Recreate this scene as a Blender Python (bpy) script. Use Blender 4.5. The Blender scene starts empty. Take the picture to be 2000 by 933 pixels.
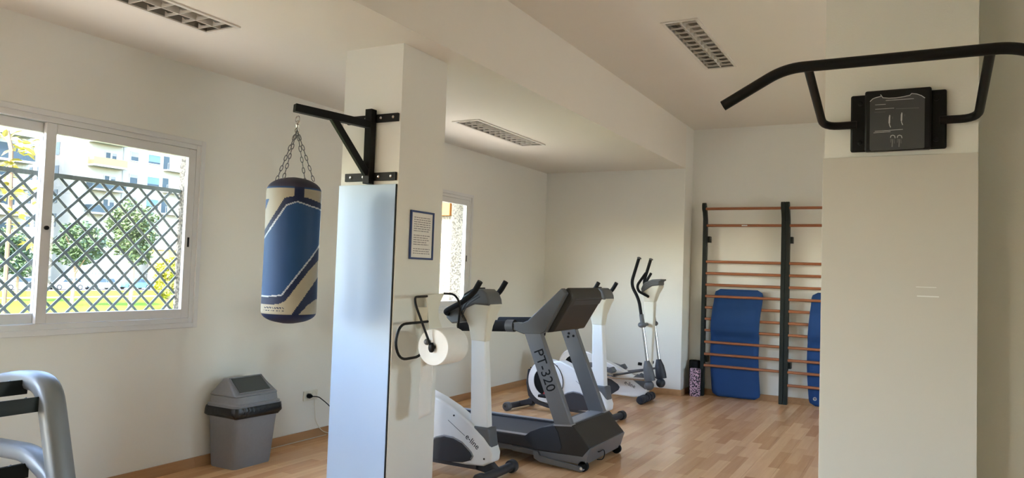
import bpy, bmesh, math, random
from mathutils import Vector, Matrix
random.seed(7)
S = bpy.context.scene
COL = S.collection
R_ = math.radians
# ------------------------------------------------------------------ camera
FPX, YAW, PITCH, ROLL, CH = 1468.75, R_(-28.443), R_(2.564), R_(1.9155), 1.5
FW = Vector((math.sin(YAW)*math.cos(PITCH), math.cos(YAW)*math.cos(PITCH), math.sin(PITCH)))
_rt = Vector((math.cos(YAW), -math.sin(YAW), 0)); _up = _rt.cross(FW)
RT = _rt*math.cos(ROLL) + _up*math.sin(ROLL); UP = -_rt*math.sin(ROLL) + _up*math.cos(ROLL)
CAM = Vector((0, 0, CH))
cd = bpy.data.cameras.new('camera'); cam = bpy.data.objects.new('camera', cd); COL.objects.link(cam)
cd.sensor_fit = 'HORIZONTAL'; cd.sensor_width = 36; cd.lens = FPX/2000*36; cd.clip_end = 500
m3 = Matrix((RT, UP, -FW)).transposed(); cam.matrix_world = Matrix.Translation(CAM) @ m3.to_4x4()
S.camera = cam
# ------------------------------------------------------------------ sky, sun, exposure
S.view_settings.view_transform = 'Standard'; S.view_settings.look = 'None'
S.view_settings.gamma = 1; S.view_settings.use_curve_mapping = False
S.view_settings.exposure = 3.42
SUN_EL, SUN_AZ = R_(44), R_(175)        # azimuth clockwise from +Y
w = bpy.data.worlds.new('sky'); S.world = w; w.use_nodes = True
nt = w.node_tree; bg = nt.nodes['Background']
sk = nt.nodes.new('ShaderNodeTexSky'); sk.sky_type = 'NISHITA'; sk.sun_disc = False
sk.sun_elevation = SUN_EL; sk.sun_rotation = SUN_AZ; sk.air_density = 1.0; sk.dust_density = 1.2
nt.links.new(sk.outputs[0], bg.inputs[0]); bg.inputs[1].default_value = 0.44
sl = bpy.data.lights.new('sun', 'SUN'); sl.energy = 4.0; sl.angle = R_(0.6); sl.color = (1, .93, .82)
so = bpy.data.objects.new('sun', sl); COL.objects.link(so)
sv = Vector((math.sin(SUN_AZ)*math.cos(SUN_EL), math.cos(SUN_AZ)*math.cos(SUN_EL), math.sin(SUN_EL)))
so.rotation_euler = sv.to_track_quat('Z', 'Y').to_euler(); so.location = (2, -20, 20)
def portal(c, sx, sy, direction):
    l = bpy.data.lights.new('window_portal', 'AREA'); l.shape = 'RECTANGLE'; l.size = sx; l.size_y = sy
    l.cycles.is_portal = True
    o = bpy.data.objects.new('window_portal', l); COL.objects.link(o); o.location = c
    o.rotation_euler = Vector(direction).to_track_quat('-Z', 'Z').to_euler()
# ------------------------------------------------------------------ pixel helpers (photo 2000x933)
def ray(x, y): return FW + RT*((x-1000)/FPX) - UP*((y-466.5)/FPX)
def PX(x, y, X): d = ray(x, y); return CAM + d*(X/d.x)
def PY(x, y, Y): d = ray(x, y); return CAM + d*(Y/d.y)
def PZ(x, y, Z): d = ray(x, y); return CAM + d*((Z-CH)/d.z)
def PD(x, y, D): return CAM + ray(x, y)*D
# ------------------------------------------------------------------ materials
def mat(name, col, rough=.5, metal=0, var=.06, scale=6, bump=0, bscale=60, spec=.5, alpha=None):
    m = bpy.data.materials.new(name); m.use_nodes = True; t = m.node_tree; b = t.nodes['Principled BSDF']
    b.inputs['Roughness'].default_value = rough; b.inputs['Metallic'].default_value = metal
    b.inputs['Specular IOR Level'].default_value = spec
    tc = t.nodes.new('ShaderNodeTexCoord')
    n = t.nodes.new('ShaderNodeTexNoise'); n.inputs['Scale'].default_value = scale; n.inputs['Detail'].default_value = 3
    t.links.new(tc.outputs['Object'], n.inputs['Vector'])
    mx = t.nodes.new('ShaderNodeMix'); mx.data_type = 'RGBA'
    mx.inputs[6].default_value = tuple(c*(1-var) for c in col)+(1,); mx.inputs[7].default_value = tuple(min(1, c*(1+var)) for c in col)+(1,)
    t.links.new(n.outputs['Fac'], mx.inputs[0]); t.links.new(mx.outputs[2], b.inputs['Base Color'])
    if bump:
        n2 = t.nodes.new('ShaderNodeTexNoise'); n2.inputs['Scale'].default_value = bscale; n2.inputs['Detail'].default_value = 4
        t.links.new(tc.outputs['Object'], n2.inputs['Vector'])
        bp = t.nodes.new('ShaderNodeBump'); bp.inputs['Strength'].default_value = bump; bp.inputs['Distance'].default_value = .004
        t.links.new(n2.outputs['Fac'], bp.inputs['Height']); t.links.new(bp.outputs[0], b.inputs['Normal'])
    return m
def glass_mat(name, tint=(1, 1, 1), refl=.9):
    m = bpy.data.materials.new(name); m.use_nodes = True; t = m.node_tree; t.nodes.clear()
    o = t.nodes.new('ShaderNodeOutputMaterial'); mx = t.nodes.new('ShaderNodeMixShader')
    tr = t.nodes.new('ShaderNodeBsdfTransparent'); tr.inputs[0].default_value = tint+(1,)
    gl = t.nodes.new('ShaderNodeBsdfGlossy'); gl.inputs['Roughness'].default_value = .02
    lw = t.nodes.new('ShaderNodeLayerWeight'); lw.inputs[0].default_value = .5
    pw = t.nodes.new('ShaderNodeMath'); pw.operation = 'POWER'; pw.inputs[1].default_value = 5; t.links.new(lw.outputs['Facing'], pw.inputs[0])
    fr = t.nodes.new('ShaderNodeMath'); fr.operation = 'MULTIPLY_ADD'; fr.inputs[1].default_value = .9; fr.inputs[2].default_value = .035; t.links.new(pw.outputs[0], fr.inputs[0])
    t.links.new(fr.outputs[0], mx.inputs[0]); t.links.new(tr.outputs[0], mx.inputs[1]); t.links.new(gl.outputs[0], mx.inputs[2])
    t.links.new(mx.outputs[0], o.inputs[0]); return m
def speckle_mat(name, c1, c2, scale, thr=.5, rough=.8, bump=0, soft=.04):
    m = bpy.data.materials.new(name); m.use_nodes = True; t = m.node_tree; b = t.nodes['Principled BSDF']
    b.inputs['Roughness'].default_value = rough
    tc = t.nodes.new('ShaderNodeTexCoord'); n = t.nodes.new('ShaderNodeTexNoise')
    n.inputs['Scale'].default_value = scale; n.inputs['Detail'].default_value = 2
    t.links.new(tc.outputs['Object'], n.inputs['Vector'])
    r = t.nodes.new('ShaderNodeValToRGB'); r.color_ramp.elements[0].position = thr-soft; r.color_ramp.elements[1].position = thr+soft
    r.color_ramp.elements[0].color = c1+(1,); r.color_ramp.elements[1].color = c2+(1,)
    t.links.new(n.outputs['Fac'], r.inputs[0]); t.links.new(r.outputs[0], b.inputs['Base Color'])
    if bump:
        bp = t.nodes.new('ShaderNodeBump'); bp.inputs['Strength'].default_value = bump; bp.inputs['Distance'].default_value = .006
        t.links.new(n.outputs['Fac'], bp.inputs['Height']); t.links.new(bp.outputs[0], b.inputs['Normal'])
    return m
def wood_mat(name, dark, light, strip=None, rough=.35, grain_axis='Y', spec=.5):
    m = bpy.data.materials.new(name); m.use_nodes = True; t = m.node_tree; b = t.nodes['Principled BSDF']
    b.inputs['Roughness'].default_value = rough; b.inputs['Specular IOR Level'].default_value = spec
    tc = t.nodes.new('ShaderNodeTexCoord')
    ge = t.nodes.new('ShaderNodeNewGeometry')
    mp = t.nodes.new('ShaderNodeMapping'); t.links.new(ge.outputs['Position'], mp.inputs[0])
    sc = {'X': (2, 30, 30), 'Y': (30, 2, 30), 'Z': (30, 30, 2)}[grain_axis]; mp.inputs['Scale'].default_value = sc
    n = t.nodes.new('ShaderNodeTexNoise'); n.inputs['Scale'].default_value = 1; n.inputs['Detail'].default_value = 6; n.inputs['Distortion'].default_value = .6
    t.links.new(mp.outputs[0], n.inputs['Vector'])
    mx = t.nodes.new('ShaderNodeMix'); mx.data_type = 'RGBA'
    mx.inputs[6].default_value = dark+(1,); mx.inputs[7].default_value = light+(1,)
    if strip:
        mp2 = t.nodes.new('ShaderNodeMapping'); t.links.new(ge.outputs['Position'], mp2.inputs[0]); mp2.inputs['Rotation'].default_value = (0, 0, R_(90))
        br = t.nodes.new('ShaderNodeTexBrick'); br.offset = .37; br.offset_frequency = 2; br.squash = 1
        br.inputs['Color1'].default_value = (0, 0, 0, 1); br.inputs['Color2'].default_value = (1, 1, 1, 1); br.inputs['Mortar'].default_value = (.35, .35, .35, 1)
        br.inputs['Scale'].default_value = 1; br.inputs['Mortar Size'].default_value = .0008; br.inputs['Brick Width'].default_value = strip[0]; br.inputs['Row Height'].default_value = strip[1]
        t.links.new(mp2.outputs[0], br.inputs['Vector'])
        ma = t.nodes.new('ShaderNodeMath'); ma.operation = 'MULTIPLY_ADD'; ma.inputs[1].default_value = .62; 
        mb = t.nodes.new('ShaderNodeMath'); mb.operation = 'MULTIPLY'; mb.inputs[1].default_value = .45
        t.links.new(n.outputs['Fac'], mb.inputs[0]); t.links.new(br.outputs['Color'], ma.inputs[0]); t.links.new(mb.outputs[0], ma.inputs[2])
        t.links.new(ma.outputs[0], mx.inputs[0])
    else:
        t.links.new(n.outputs['Fac'], mx.inputs[0])
    t.links.new(mx.outputs[2], b.inputs['Base Color']); return m
M = dict(
 wall=mat('white_wall_paint', (.79, .78, .715), .55, var=.025, scale=1.3, bump=.12, bscale=140),
 panel=mat('white_gloss_panel', (.39, .50, .645), .30, var=.02, scale=1.1, spec=.6),
 ceil=mat('ceiling_paint', (.80, .76, .68), .7, var=.02, scale=1.2, bump=.08, bscale=120),
 floor=wood_mat('oak_laminate', (.54, .26, .10), (.95, .60, .32), strip=(.643, .09645), rough=.27),
 base=wood_mat('oak_skirting', (.36, .19, .085), (.55, .32, .15), rough=.4),
 frame=mat('window_frame_white', (.72, .72, .71), .35, var=.02),
 glass=glass_mat('window_glass'),
 black=mat('black_steel', (.004, .0045, .005), .45, var=.1, spec=.22),
 blackp=mat('black_plastic', (.006, .006, .007), .5, var=.1, spec=.25),
 rubber=mat('black_rubber', (.008, .008, .009), .75, var=.1, spec=.25),
 steel=mat('bright_steel', (.62, .62, .62), .25, 1, var=.05),
 darksteel=mat('chain_steel', (.14, .14, .15), .35, 1, var=.1),
 pebble=speckle_mat('pebble_dash', (.055, .045, .028), (.17, .148, .105), 60, .47, .9, .9, .08),
 lattice=mat('grey_green_lattice', (.135, .15, .13), .55, var=.08, spec=.3),
 silver=mat('silver_grey_paint', (.16, .165, .175), .4, .3, var=.05),
 silverlt=mat('silver_light', (.36, .37, .40), .32, .4, var=.04),
 dgrey=mat('dark_grey_plastic', (.032, .034, .04), .5, var=.08),
 mgrey=mat('mid_grey_plastic', (.10, .105, .11), .45, var=.06),
 navyp=mat('navy_grey_plastic', (.02, .025, .036), .45, var=.06),
 umber=mat('umber_black_plastic', (.018, .016, .0135), .5, var=.1),
 white=mat('white_plastic', (.80, .80, .77), .3, var=.02),
 cream=mat('cream_plastic', (.72, .69, .58), .4, var=.03),
 belt=mat('running_belt', (.035, .04, .05), .5, var=.15, scale=25),
 red=mat('red_plastic', (.5, .02, .025), .4),
 paper=mat('paper', (.82, .80, .76), .8, var=.03, scale=20),
 bluemat=mat('blue_foam', (.007, .048, .17), .8, var=.08, bump=.1, bscale=200),
 greenblk=mat('dark_green_paint', (.008, .013, .011), .45, var=.1, spec=.3),
 rung=wood_mat('varnished_beech', (.26, .085, .035), (.42, .16, .07), rough=.3, grain_axis='X'),
 binp=mat('grey_bin_plastic', (.23, .235, .25), .42, var=.08, scale=40),
 bindark=mat('dark_flap', (.045, .055, .055), .5),
 bag_bin=mat('black_bin_liner', (.015, .016, .018), .25, var=.2, bump=.8, bscale=30),
 roller=speckle_mat('speckled_foam', (.02, .015, .025), (.62, .40, .50), 60, .5, .8),
 blue_frame=mat('navy_frame', (.02, .05, .18), .4),
 ink=mat('grey_ink', (.16, .16, .17), .7),
 fixture=mat('louvre_grey', (.72, .68, .61), .4, var=.03),
 fixshade=mat('fixture_inside_shade', (.26, .24, .20), .5),  # white housing; the shade between the blades is put into its colour
 bag_blue=mat('bag_blue', (.015, .055, .15), .55, var=.12, scale=5, spec=.25),
 bag_navy=mat('bag_navy', (.009, .016, .05), .55, var=.08, spec=.25),
 bag_cream=mat('bag_cream', (.33, .295, .22), .55, var=.1, scale=14, spec=.3),
 bag_line=mat('bag_line', (.38, .41, .45), .5),
 bag_cap=mat('bag_cap', (.016, .014, .034), .6),
 chalk=mat('grey_print', (.55, .56, .57), .6),
 rackm=mat('rack_grey', (.20, .21, .215), .42, .3, var=.04),
 plate=mat('slate_plate', (.055, .058, .062), .45, var=.04),
)
# ------------------------------------------------------------------ mesh builder
def fillet(pts, rad, n=5):
    pts = [Vector(p) for p in pts]; out = [pts[0]]
    for a, b, c in zip(pts, pts[1:], pts[2:]):
        u = (a-b); v = (c-b); r = min(rad, u.length*.48, v.length*.48)
        p0 = b+u.normalized()*r; p1 = b+v.normalized()*r
        for i in range(n+1):
            t = i/n; out.append(p0*(1-t)**2 + b*2*t*(1-t) + p1*t*t)
    out.append(pts[-1]); return out
class MB:
    def __init__(s): s.v = []; s.f = []; s.mi = []
    def add(s, vs, fs, mi=0):
        o = len(s.v); s.v += [Vector(p) for p in vs]; s.f += [tuple(i+o for i in f) for f in fs]; s.mi += [mi]*len(fs); return s
    def box(s, x0, x1, y0, y1, z0, z1):
        return s.add([(x0,y0,z0),(x1,y0,z0),(x1,y1,z0),(x0,y1,z0),(x0,y0,z1),(x1,y0,z1),(x1,y1,z1),(x0,y1,z1)],
                     [(3,2,1,0),(4,5,6,7),(0,1,5,4),(1,2,6,5),(2,3,7,6),(3,0,4,7)])
    def prism(s, poly, axis, a0, a1):
        f = {'Y': lambda p, a: (p[0], a, p[1]), 'X': lambda p, a: (a, p[0], p[1]), 'Z': lambda p, a: (p[0], p[1], a)}[axis]
        n = len(poly); vs = [f(p, a0) for p in poly]+[f(p, a1) for p in poly]
        return s.add(vs, [tuple(range(n)), tuple(range(2*n-1, n-1, -1))]+[(i, i+n, (i+1) % n+n, (i+1) % n) for i in range(n)])
    def rings(s, rings, closed=False, caps=True):
        n = len(rings[0]); vs = [p for r in rings for p in r]; fs = []
        m = len(rings)
        for k in range(m if closed else m-1):
            a = k*n; b = ((k+1) % m)*n
            for i in range(n): fs.append((a+i, a+(i+1) % n, b+(i+1) % n, b+i))
        if caps and not closed: fs += [tuple(range(n-1, -1, -1)), tuple(range((m-1)*n, m*n))]
        return s.add(vs, fs)
    def sweep(s, pts, prof, closed=False, ref=None):
        pts = [Vector(p) for p in pts]; n = len(pts); rs = []; N = None
        for i, p in enumerate(pts):
            if closed: t = pts[(i+1) % n]-pts[i-1]
            else: t = pts[min(i+1, n-1)]-pts[max(i-1, 0)]
            t.normalize()
            if N is None:
                N = Vector(ref) if ref else (Vector((0, 0, 1)) if abs(t.z) < .9 else Vector((1, 0, 0)))
            N = (N-t*N.dot(t)).normalized(); B = t.cross(N)
            pr = prof(i/(n-1 if n > 1 else 1)) if callable(prof) else prof
            rs.append([p+N*a+B*b for a, b in pr])
        return s.rings(rs, closed)
    def tube(s, pts, r, seg=10, closed=False):
        if callable(r): return s.sweep(pts, lambda t: [(r(t)*math.cos(2*math.pi*k/seg), r(t)*math.sin(2*math.pi*k/seg)) for k in range(seg)], closed)
        return s.sweep(pts, [(r*math.cos(2*math.pi*k/seg), r*math.sin(2*math.pi*k/seg)) for k in range(seg)], closed)
    def cyl(s, a, b, r, seg=16): return s.tube([a, b], r, seg)
    def lathe(s, prof, c, axis=(0, 0, 1), seg=24):
        ax = Vector(axis).normalized(); u = ax.orthogonal().normalized(); v = ax.cross(u); c = Vector(c)
        return s.rings([[c+ax*h+u*(r*math.cos(2*math.pi*k/seg))+v*(r*math.sin(2*math.pi*k/seg)) for k in range(seg)] for r, h in prof])
    def ball(s, c, r, seg=14, sc=(1, 1, 1)):
        rs = []
        for i in range(1, 8):
            a = math.pi*i/8-math.pi/2; rr = r*math.cos(a); z = r*math.sin(a)
            rs.append([Vector(c)+Vector((rr*math.cos(2*math.pi*k/seg)*sc[0], rr*math.sin(2*math.pi*k/seg)*sc[1], z*sc[2])) for k in range(seg)])
        return s.rings(rs)
    def build(s, name, m, parent=None, smooth=False, bevel=0, ang=35, bseg=2):
        off = parent['_o'] if parent is not None else None
        off = Vector(off) if off is not None else Vector()
        me = bpy.data.meshes.new(name); me.from_pydata([tuple(p-off) for p in s.v], [], s.f)
        ms = m if isinstance(m, (list, tuple)) else [m]
        for k in ms: me.materials.append(M[k] if isinstance(k, str) else k)
        if len(ms) > 1: me.polygons.foreach_set('material_index', s.mi)
        bm = bmesh.new(); bm.from_mesh(me); bmesh.ops.recalc_face_normals(bm, faces=bm.faces); bm.to_mesh(me); bm.free()
        if smooth:
            me.polygons.foreach_set('use_smooth', [True]*len(me.polygons)); me.set_sharp_from_angle(angle=R_(ang))
        me.update()
        o = bpy.data.objects.new(name, me); COL.objects.link(o)
        if parent is not None: o.parent = parent
        o['_o'] = tuple(off)
        if bevel:
            md = o.modifiers.new('bevel', 'BEVEL'); md.width = bevel; md.segments = bseg; md.limit_method = 'ANGLE'; md.angle_limit = R_(40)
            for p in me.polygons: p.use_smooth = True
            md.harden_normals = False; me.set_sharp_from_angle(angle=R_(50))
        return o
def thing(name, label, cat, loc, group=None, kind=None):
    o = bpy.data.objects.new(name, None); COL.objects.link(o); o.location = loc; o.empty_display_size = .1
    o['_o'] = tuple(loc); tag(o, label, cat, group, kind); return o
def tag(o, label=None, cat=None, group=None, kind=None):
    if label: o['label'] = label
    if cat: o['category'] = cat
    if group: o['group'] = group
    if kind: o['kind'] = kind
    return o
def struct(name, mb, m, label, cat='wall', **k):
    return tag(mb.build(name, m, **k), label, cat, None, 'structure')
def copy_tree(o, loc, rz=0):
    def cp(x, par):
        c = x.copy(); COL.objects.link(c); c.parent = par
        for ch in [q for q in bpy.data.objects if q.parent == x]: cp(ch, c)
        return c
    c = cp(o, None); c.location = loc; c.rotation_euler.z = rz; return c
def rects_minus(a0, a1, b0, b1, holes):
    A = sorted({a0, a1}|{h[0] for h in holes}|{h[1] for h in holes}); B = sorted({b0, b1}|{h[2] for h in holes}|{h[3] for h in holes}); out = []
    for i in range(len(A)-1):
        run = None
        for j in range(len(B)-1):
            ca, cb = (A[i]+A[i+1])/2, (B[j]+B[j+1])/2
            inside = any(h[0] < ca < h[1] and h[2] < cb < h[3] for h in holes)
            if inside:
                if run: out.append(run); run = None
            else: run = [A[i], A[i+1], run[2] if run else B[j], B[j+1]]
        if run: out.append(run)
    return out
def text_mesh(txt, name, m, parent, org, xdir, ydir, size, depth=.0008):
    cu = bpy.data.curves.new(name, 'FONT'); cu.body = txt; cu.size = size; cu.extrude = depth; cu.resolution_u = 3
    t = bpy.data.objects.new('tmp', cu); COL.objects.link(t)
    bpy.context.view_layer.update()
    me = bpy.data.meshes.new_from_object(t.evaluated_get(bpy.context.evaluated_depsgraph_get()))
    bpy.data.objects.remove(t)
    x = Vector(xdir).normalized(); y = Vector(ydir); y = (y-x*y.dot(x)).normalized(); z = x.cross(y)
    off = Vector(parent['_o'])
    mt = Matrix((x, y, z)).transposed().to_4x4(); mt.translation = Vector(org)-off
    me.transform(mt); me.materials.clear(); me.materials.append(M[m])
    o = bpy.data.objects.new(name, me); COL.objects.link(o); o.parent = parent; o['_o'] = tuple(off); return o
# ================================================================== ROOM
XL, ZC, YB, XF, ZC2, YW, ZB = -4.65, 2.922, 9.57, -2.665, 3.49, 9.935, .077
XR, YN, TH = 3.2, -3.6, .26
CX0, CX1, CY0, CY1 = -3.328, -2.863, 3.771, 4.271
PY0, PX0, PX1, PZT = 2.80, -.292, .165, 1.932
W1 = (1.58, 3.74, 1.06, 2.355); W2 = (5.40, 7.555, 1.06, 2.365); W3 = (-1.9, 1.2, .10, 2.40)
LIGHTS = [(-3.745, 2.41, ZC, .28, 1.42), (-3.775, 6.68, ZC, .28, 1.42), (-1.645, 6.34, ZC2, .28, 1.42)]
def holes_for(z): return [(x-w_/2, x+w_/2, y-l/2, y+l/2) for x, y, zz, w_, l in LIGHTS if abs(zz-z) < .01]
# floor
mb = MB().box(XL-TH, XR+TH, YN-TH, YW+TH, -.25, -.012); floor = struct('floor', mb, 'base', 'oak strip laminate floor of the gym', 'floor')
PW, PL = .1929, 1.286
me_cache = {}
rest = MB()
i = 0
x = XL
while x < XR:
    off = (i*.471) % 1 * PL; y = YN-off
    while y < YW:
        x1 = min(x+PW, XR); y0 = max(y, YN); y1 = min(y+PL, YW)
        if y1-y0 > .02 and x1-x > .02:
            g = .0006
            vis = x < -.02 and y1 > 2.6
            if vis:
                q = MB().box(x+g, x1-g, y0+g, y1-g, -.012, 0); q.build('floor_plank', 'floor', floor)
            else: rest.box(x+g, x1-g, y0+g, y1-g, -.012, 0)
        y += PL
    x += PW; i += 1
tag(rest.build('floor_planks_beyond', 'floor', floor), kind='stuff')
# left wall with window openings
def wall_x(name, X0, X1, y0, y1, z0, z1, holes, label, m='wall'):
    mb = MB()
    for a in rects_minus(y0, y1, z0, z1, holes): mb.box(X0, X1, a[0], a[1], a[2], a[3])
    return struct(name, mb, m, label)
wall_x('wall_left', XL-.10, XL, YN, YB+.3, 0, ZC+.1, [W1, W2, W3], 'white painted wall with sliding windows behind the punching bag')
wall_x('wall_left_exterior', XL-TH, XL-.10, YN-2, YB+.3, -2.4, ZC+1.2, [(h[0]-.0, h[1]+d, h[2]-.01, h[3]+.02) for h, d in ((W1, .03), (W2, -.01), (W3, 0))], 'speckled pebble dash outer face of the window wall', 'pebble')
struct('wall_back', MB().box(XL, XF-.003, YB, YB+.3, 0, ZC+.1), 'wall', 'white end wall of the alcove behind the elliptical trainer')
struct('wall_return', MB().box(XF-.25, XF, YB+.001, YW+.2, 0, ZC2+.1), 'wall', 'short white return beside the wall bars')
struct('wall_bars_side', MB().box(XF, XR+.2, YW, YW+.2, 0, ZC2+.1), 'wall', 'white wall carrying the wooden wall bars')
RW = (5.4, 7.4, .95, 2.25); RW0 = (-1.6, .6, .9, 2.3)
wall_x('wall_right', XR, XR+.2, YN, YW, 0, ZC2+.1, [RW], 'white wall with wide glazing out of view')
mb = MB()
NW = (-3.3, -2.6, 1.1, 2.1)  # unseen opening, added so sun on the floor warms the near zone
for a in rects_minus(XL-TH, XR+.2, 0, ZC2+.1, [NW]): mb.box(a[0], a[1], YN-.2, YN, a[2], a[3])
struct('wall_near', mb, 'wall', 'white wall behind the viewer with an added fill light opening')
struct('wall_divider', MB().box(PX1-.002, XR, 3.02, 3.22, 0, ZC2), 'wall', 'plain white wall beside the pull up bar pillar')
# ceilings
mb = MB()
for a in rects_minus(XL, XF-.1, YN, YB, holes_for(ZC)): mb.box(a[0], a[1], a[2], a[3], ZC, ZC+.12)
mb.box(XL-TH, XF-.1, YN, YB+.3, ZC2+.1, ZC2+.25)
struct('ceiling_left', mb, 'ceil', 'lower white ceiling above the machines', 'ceiling')
struct('beam', MB().box(XF-.1, XF, YN, YB+.0005, ZC, ZC2+.1), 'ceil', 'painted step between the low and the high ceiling', 'beam')
mb = MB()
for a in rects_minus(XF, XR, YN, YW, holes_for(ZC2)): mb.box(a[0], a[1], a[2], a[3], ZC2, ZC2+.12)
mb.box(XF, XR+.2, YN-.2, YW+.2, ZC2+.16, ZC2+.3)
struct('ceiling_right', mb, 'ceil', 'higher white ceiling in front of the wall bars', 'ceiling')
# columns and their panels
col1 = struct('column', MB().box(CX0, CX1, CY0, CY1, 0, ZC), 'wall', 'square white column carrying the punching bag bracket', 'column')
zt = PY(725, 361, CY0).z
tag(MB().box(CX0-.004, CX1-.012, CY0-.012, CY0, 0, zt).build('facing_panel', 'panel', col1, bevel=.001), 'smooth bluish white facing panel')
MB().box(CX1-.012, CX1-.007, CY0-.010, CY0, 0, zt).build('panel_joint', 'blackp', col1)
col2 = struct('column', MB().box(PX0, PX1, PY0, 3.24, 0, ZC2), 'wall', 'white pillar carrying the black pull up bar', 'column')
tag(MB().box(PX0-.003, PX1, PY0-.010, PY0, 0, PZT).build('facing_panel', mat('matt_panel', (.58, .55, .49), .5, var=.02), col2, bevel=.001), 'satin white facing panel')
for (xa, ya, xb, yb) in [(1789, 560, 1829, 561), (1791, 577, 1834, 580)]:
    p = PY(xa, ya, PY0-.011); q = PY(xb, yb, PY0-.011); MB().box(p.x, q.x, PY0-.0112, PY0-.01, min(p.z, q.z)-.001, max(p.z, q.z)+.0005).build('white_mark', 'white', col2)  # thin white strips set on the panel face
# skirting
sk_ = dict(bevel=.002)
struct('baseboard_left', MB().box(XL, XL+.013, YN, YB, 0, ZB), 'base', 'oak skirting along the window wall', 'skirting', **sk_)
struct('baseboard_back', MB().box(XL+.013, XF+.0, YB-.013, YB, 0, ZB), 'base', 'oak skirting along the alcove end wall', 'skirting', **sk_)
struct('baseboard_return', MB().box(XF, XF+.013, YB-.013, YW-.013, 0, ZB), 'base', 'oak skirting on the short return', 'skirting', **sk_)
struct('baseboard_bars', MB().box(XF+.013, XR, YW-.013, YW, 0, ZB), 'base', 'oak skirting behind the wall bars', 'skirting', **sk_)
# ================================================================== WINDOWS
def frame_rect(mb, X0, X1, y0, y1, z0, z1, wy, wz):
    mb.box(X0, X1, y0, y0+wy, z0, z1); mb.box(X0, X1, y1-wy, y1, z0, z1)
    mb.box(X0, X1, y0+wy, y1-wy, z0, z0+wz); mb.box(X0, X1, y0+wy, y1-wy, z1-wz, z1); return mb
def sliding_window(name, Wd, label):
    y0, y1, z0, z1 = Wd; ym = (y0+y1)/2
    t = thing(name, label, 'window', (XL, ym, z0), kind='structure')
    frame_rect(MB(), XL-.02, XL+.010, y0-.035, y1+.035, z0-.035, z1+.035, .036, .036).build('architrave', 'frame', t, bevel=.003)
    frame_rect(MB(), XL-.09, XL-.002, y0, y1, z0, z1, .035, .035).build('outer_frame', 'frame', t, bevel=.002)
    for k, (a, b, X) in enumerate([(ym-.03, y1-.036, XL-.035), (y0+.036, ym+.035, XL-.075)]):
        s = frame_rect(MB(), X, X+.03, a, b, z0+.037, z1-.037, .062, .062).build('sash', 'frame', t, bevel=.003)
        MB().box(X+.012, X+.017, a+.06, b-.06, z0+.095, z1-.095).build('pane', 'glass', s)
        if k == 0:
            MB().cyl((X+.03, a+.03, (z0+z1)/2-.03), (X+.042, a+.03, (z0+z1)/2-.03), .013).build('sash_lock', 'blackp', s, smooth=True)
            MB().box(X+.028, X+.033, b-.04, b-.025, (z0+z1)/2-.1, (z0+z1)/2-.03).build('finger_pull', 'blackp', s)
    return t
sliding_window('window_1', W1, 'white two sash sliding window behind the dumbbell rack')
sliding_window('window_2', W2, 'narrow glimpsed sliding window beyond the column')
sliding_window('fill_window_3', W3, 'tall white sliding glass door added out of view for fill light')  # out of view, added to throw skylight onto the column front
def fixed_window(name, axis, P, a0, a1, z0, z1, n, label):
    t = thing(name, label, 'window', (P, (a0+a1)/2, z0) if axis == 'X' else ((a0+a1)/2, P, z0), kind='structure')
    mb = MB(); st = (a1-a0)/n
    def bx(b, a, c, z, zz, d): b.box(P-d, P+d, a, c, z, zz) if axis == 'X' else b.box(a, c, P-d, P+d, z, zz)
    for k in range(n+1): bx(mb, a0+k*st-.03, a0+k*st+.03, z0, z1, .03)
    bx(mb, a0, a1, z0, z0+.06, .028); bx(mb, a0, a1, z1-.06, z1, .028); mb.build('frame', 'frame', t)
    for k in range(n):
        g = MB(); bx(g, a0+k*st+.03, a0+(k+1)*st-.03, z0+.06, z1-.06, .003); g.build('pane', 'glass', t)
fixed_window('window_4', 'X', XR+.1, *RW, 3, 'glazed window hidden behind the pillar')
fixed_window('fill_window_5', 'Y', YN-.1, *NW, 1, 'unseen window added behind the viewer for fill light')
portal(((NW[0]+NW[1])/2, YN-.15, (NW[2]+NW[3])/2), NW[1]-NW[0], NW[3]-NW[2], (0, 1, 0))
for Wd in (W1, W2, W3): portal((XL-.02-.1, (Wd[0]+Wd[1])/2, (Wd[2]+Wd[3])/2), Wd[1]-Wd[0], Wd[3]-Wd[2], (1, 0, 0))
portal((XR+.15, (RW[0]+RW[1])/2, (RW[2]+RW[3])/2), RW[1]-RW[0], RW[3]-RW[2], (-1, 0, 0))
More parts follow.
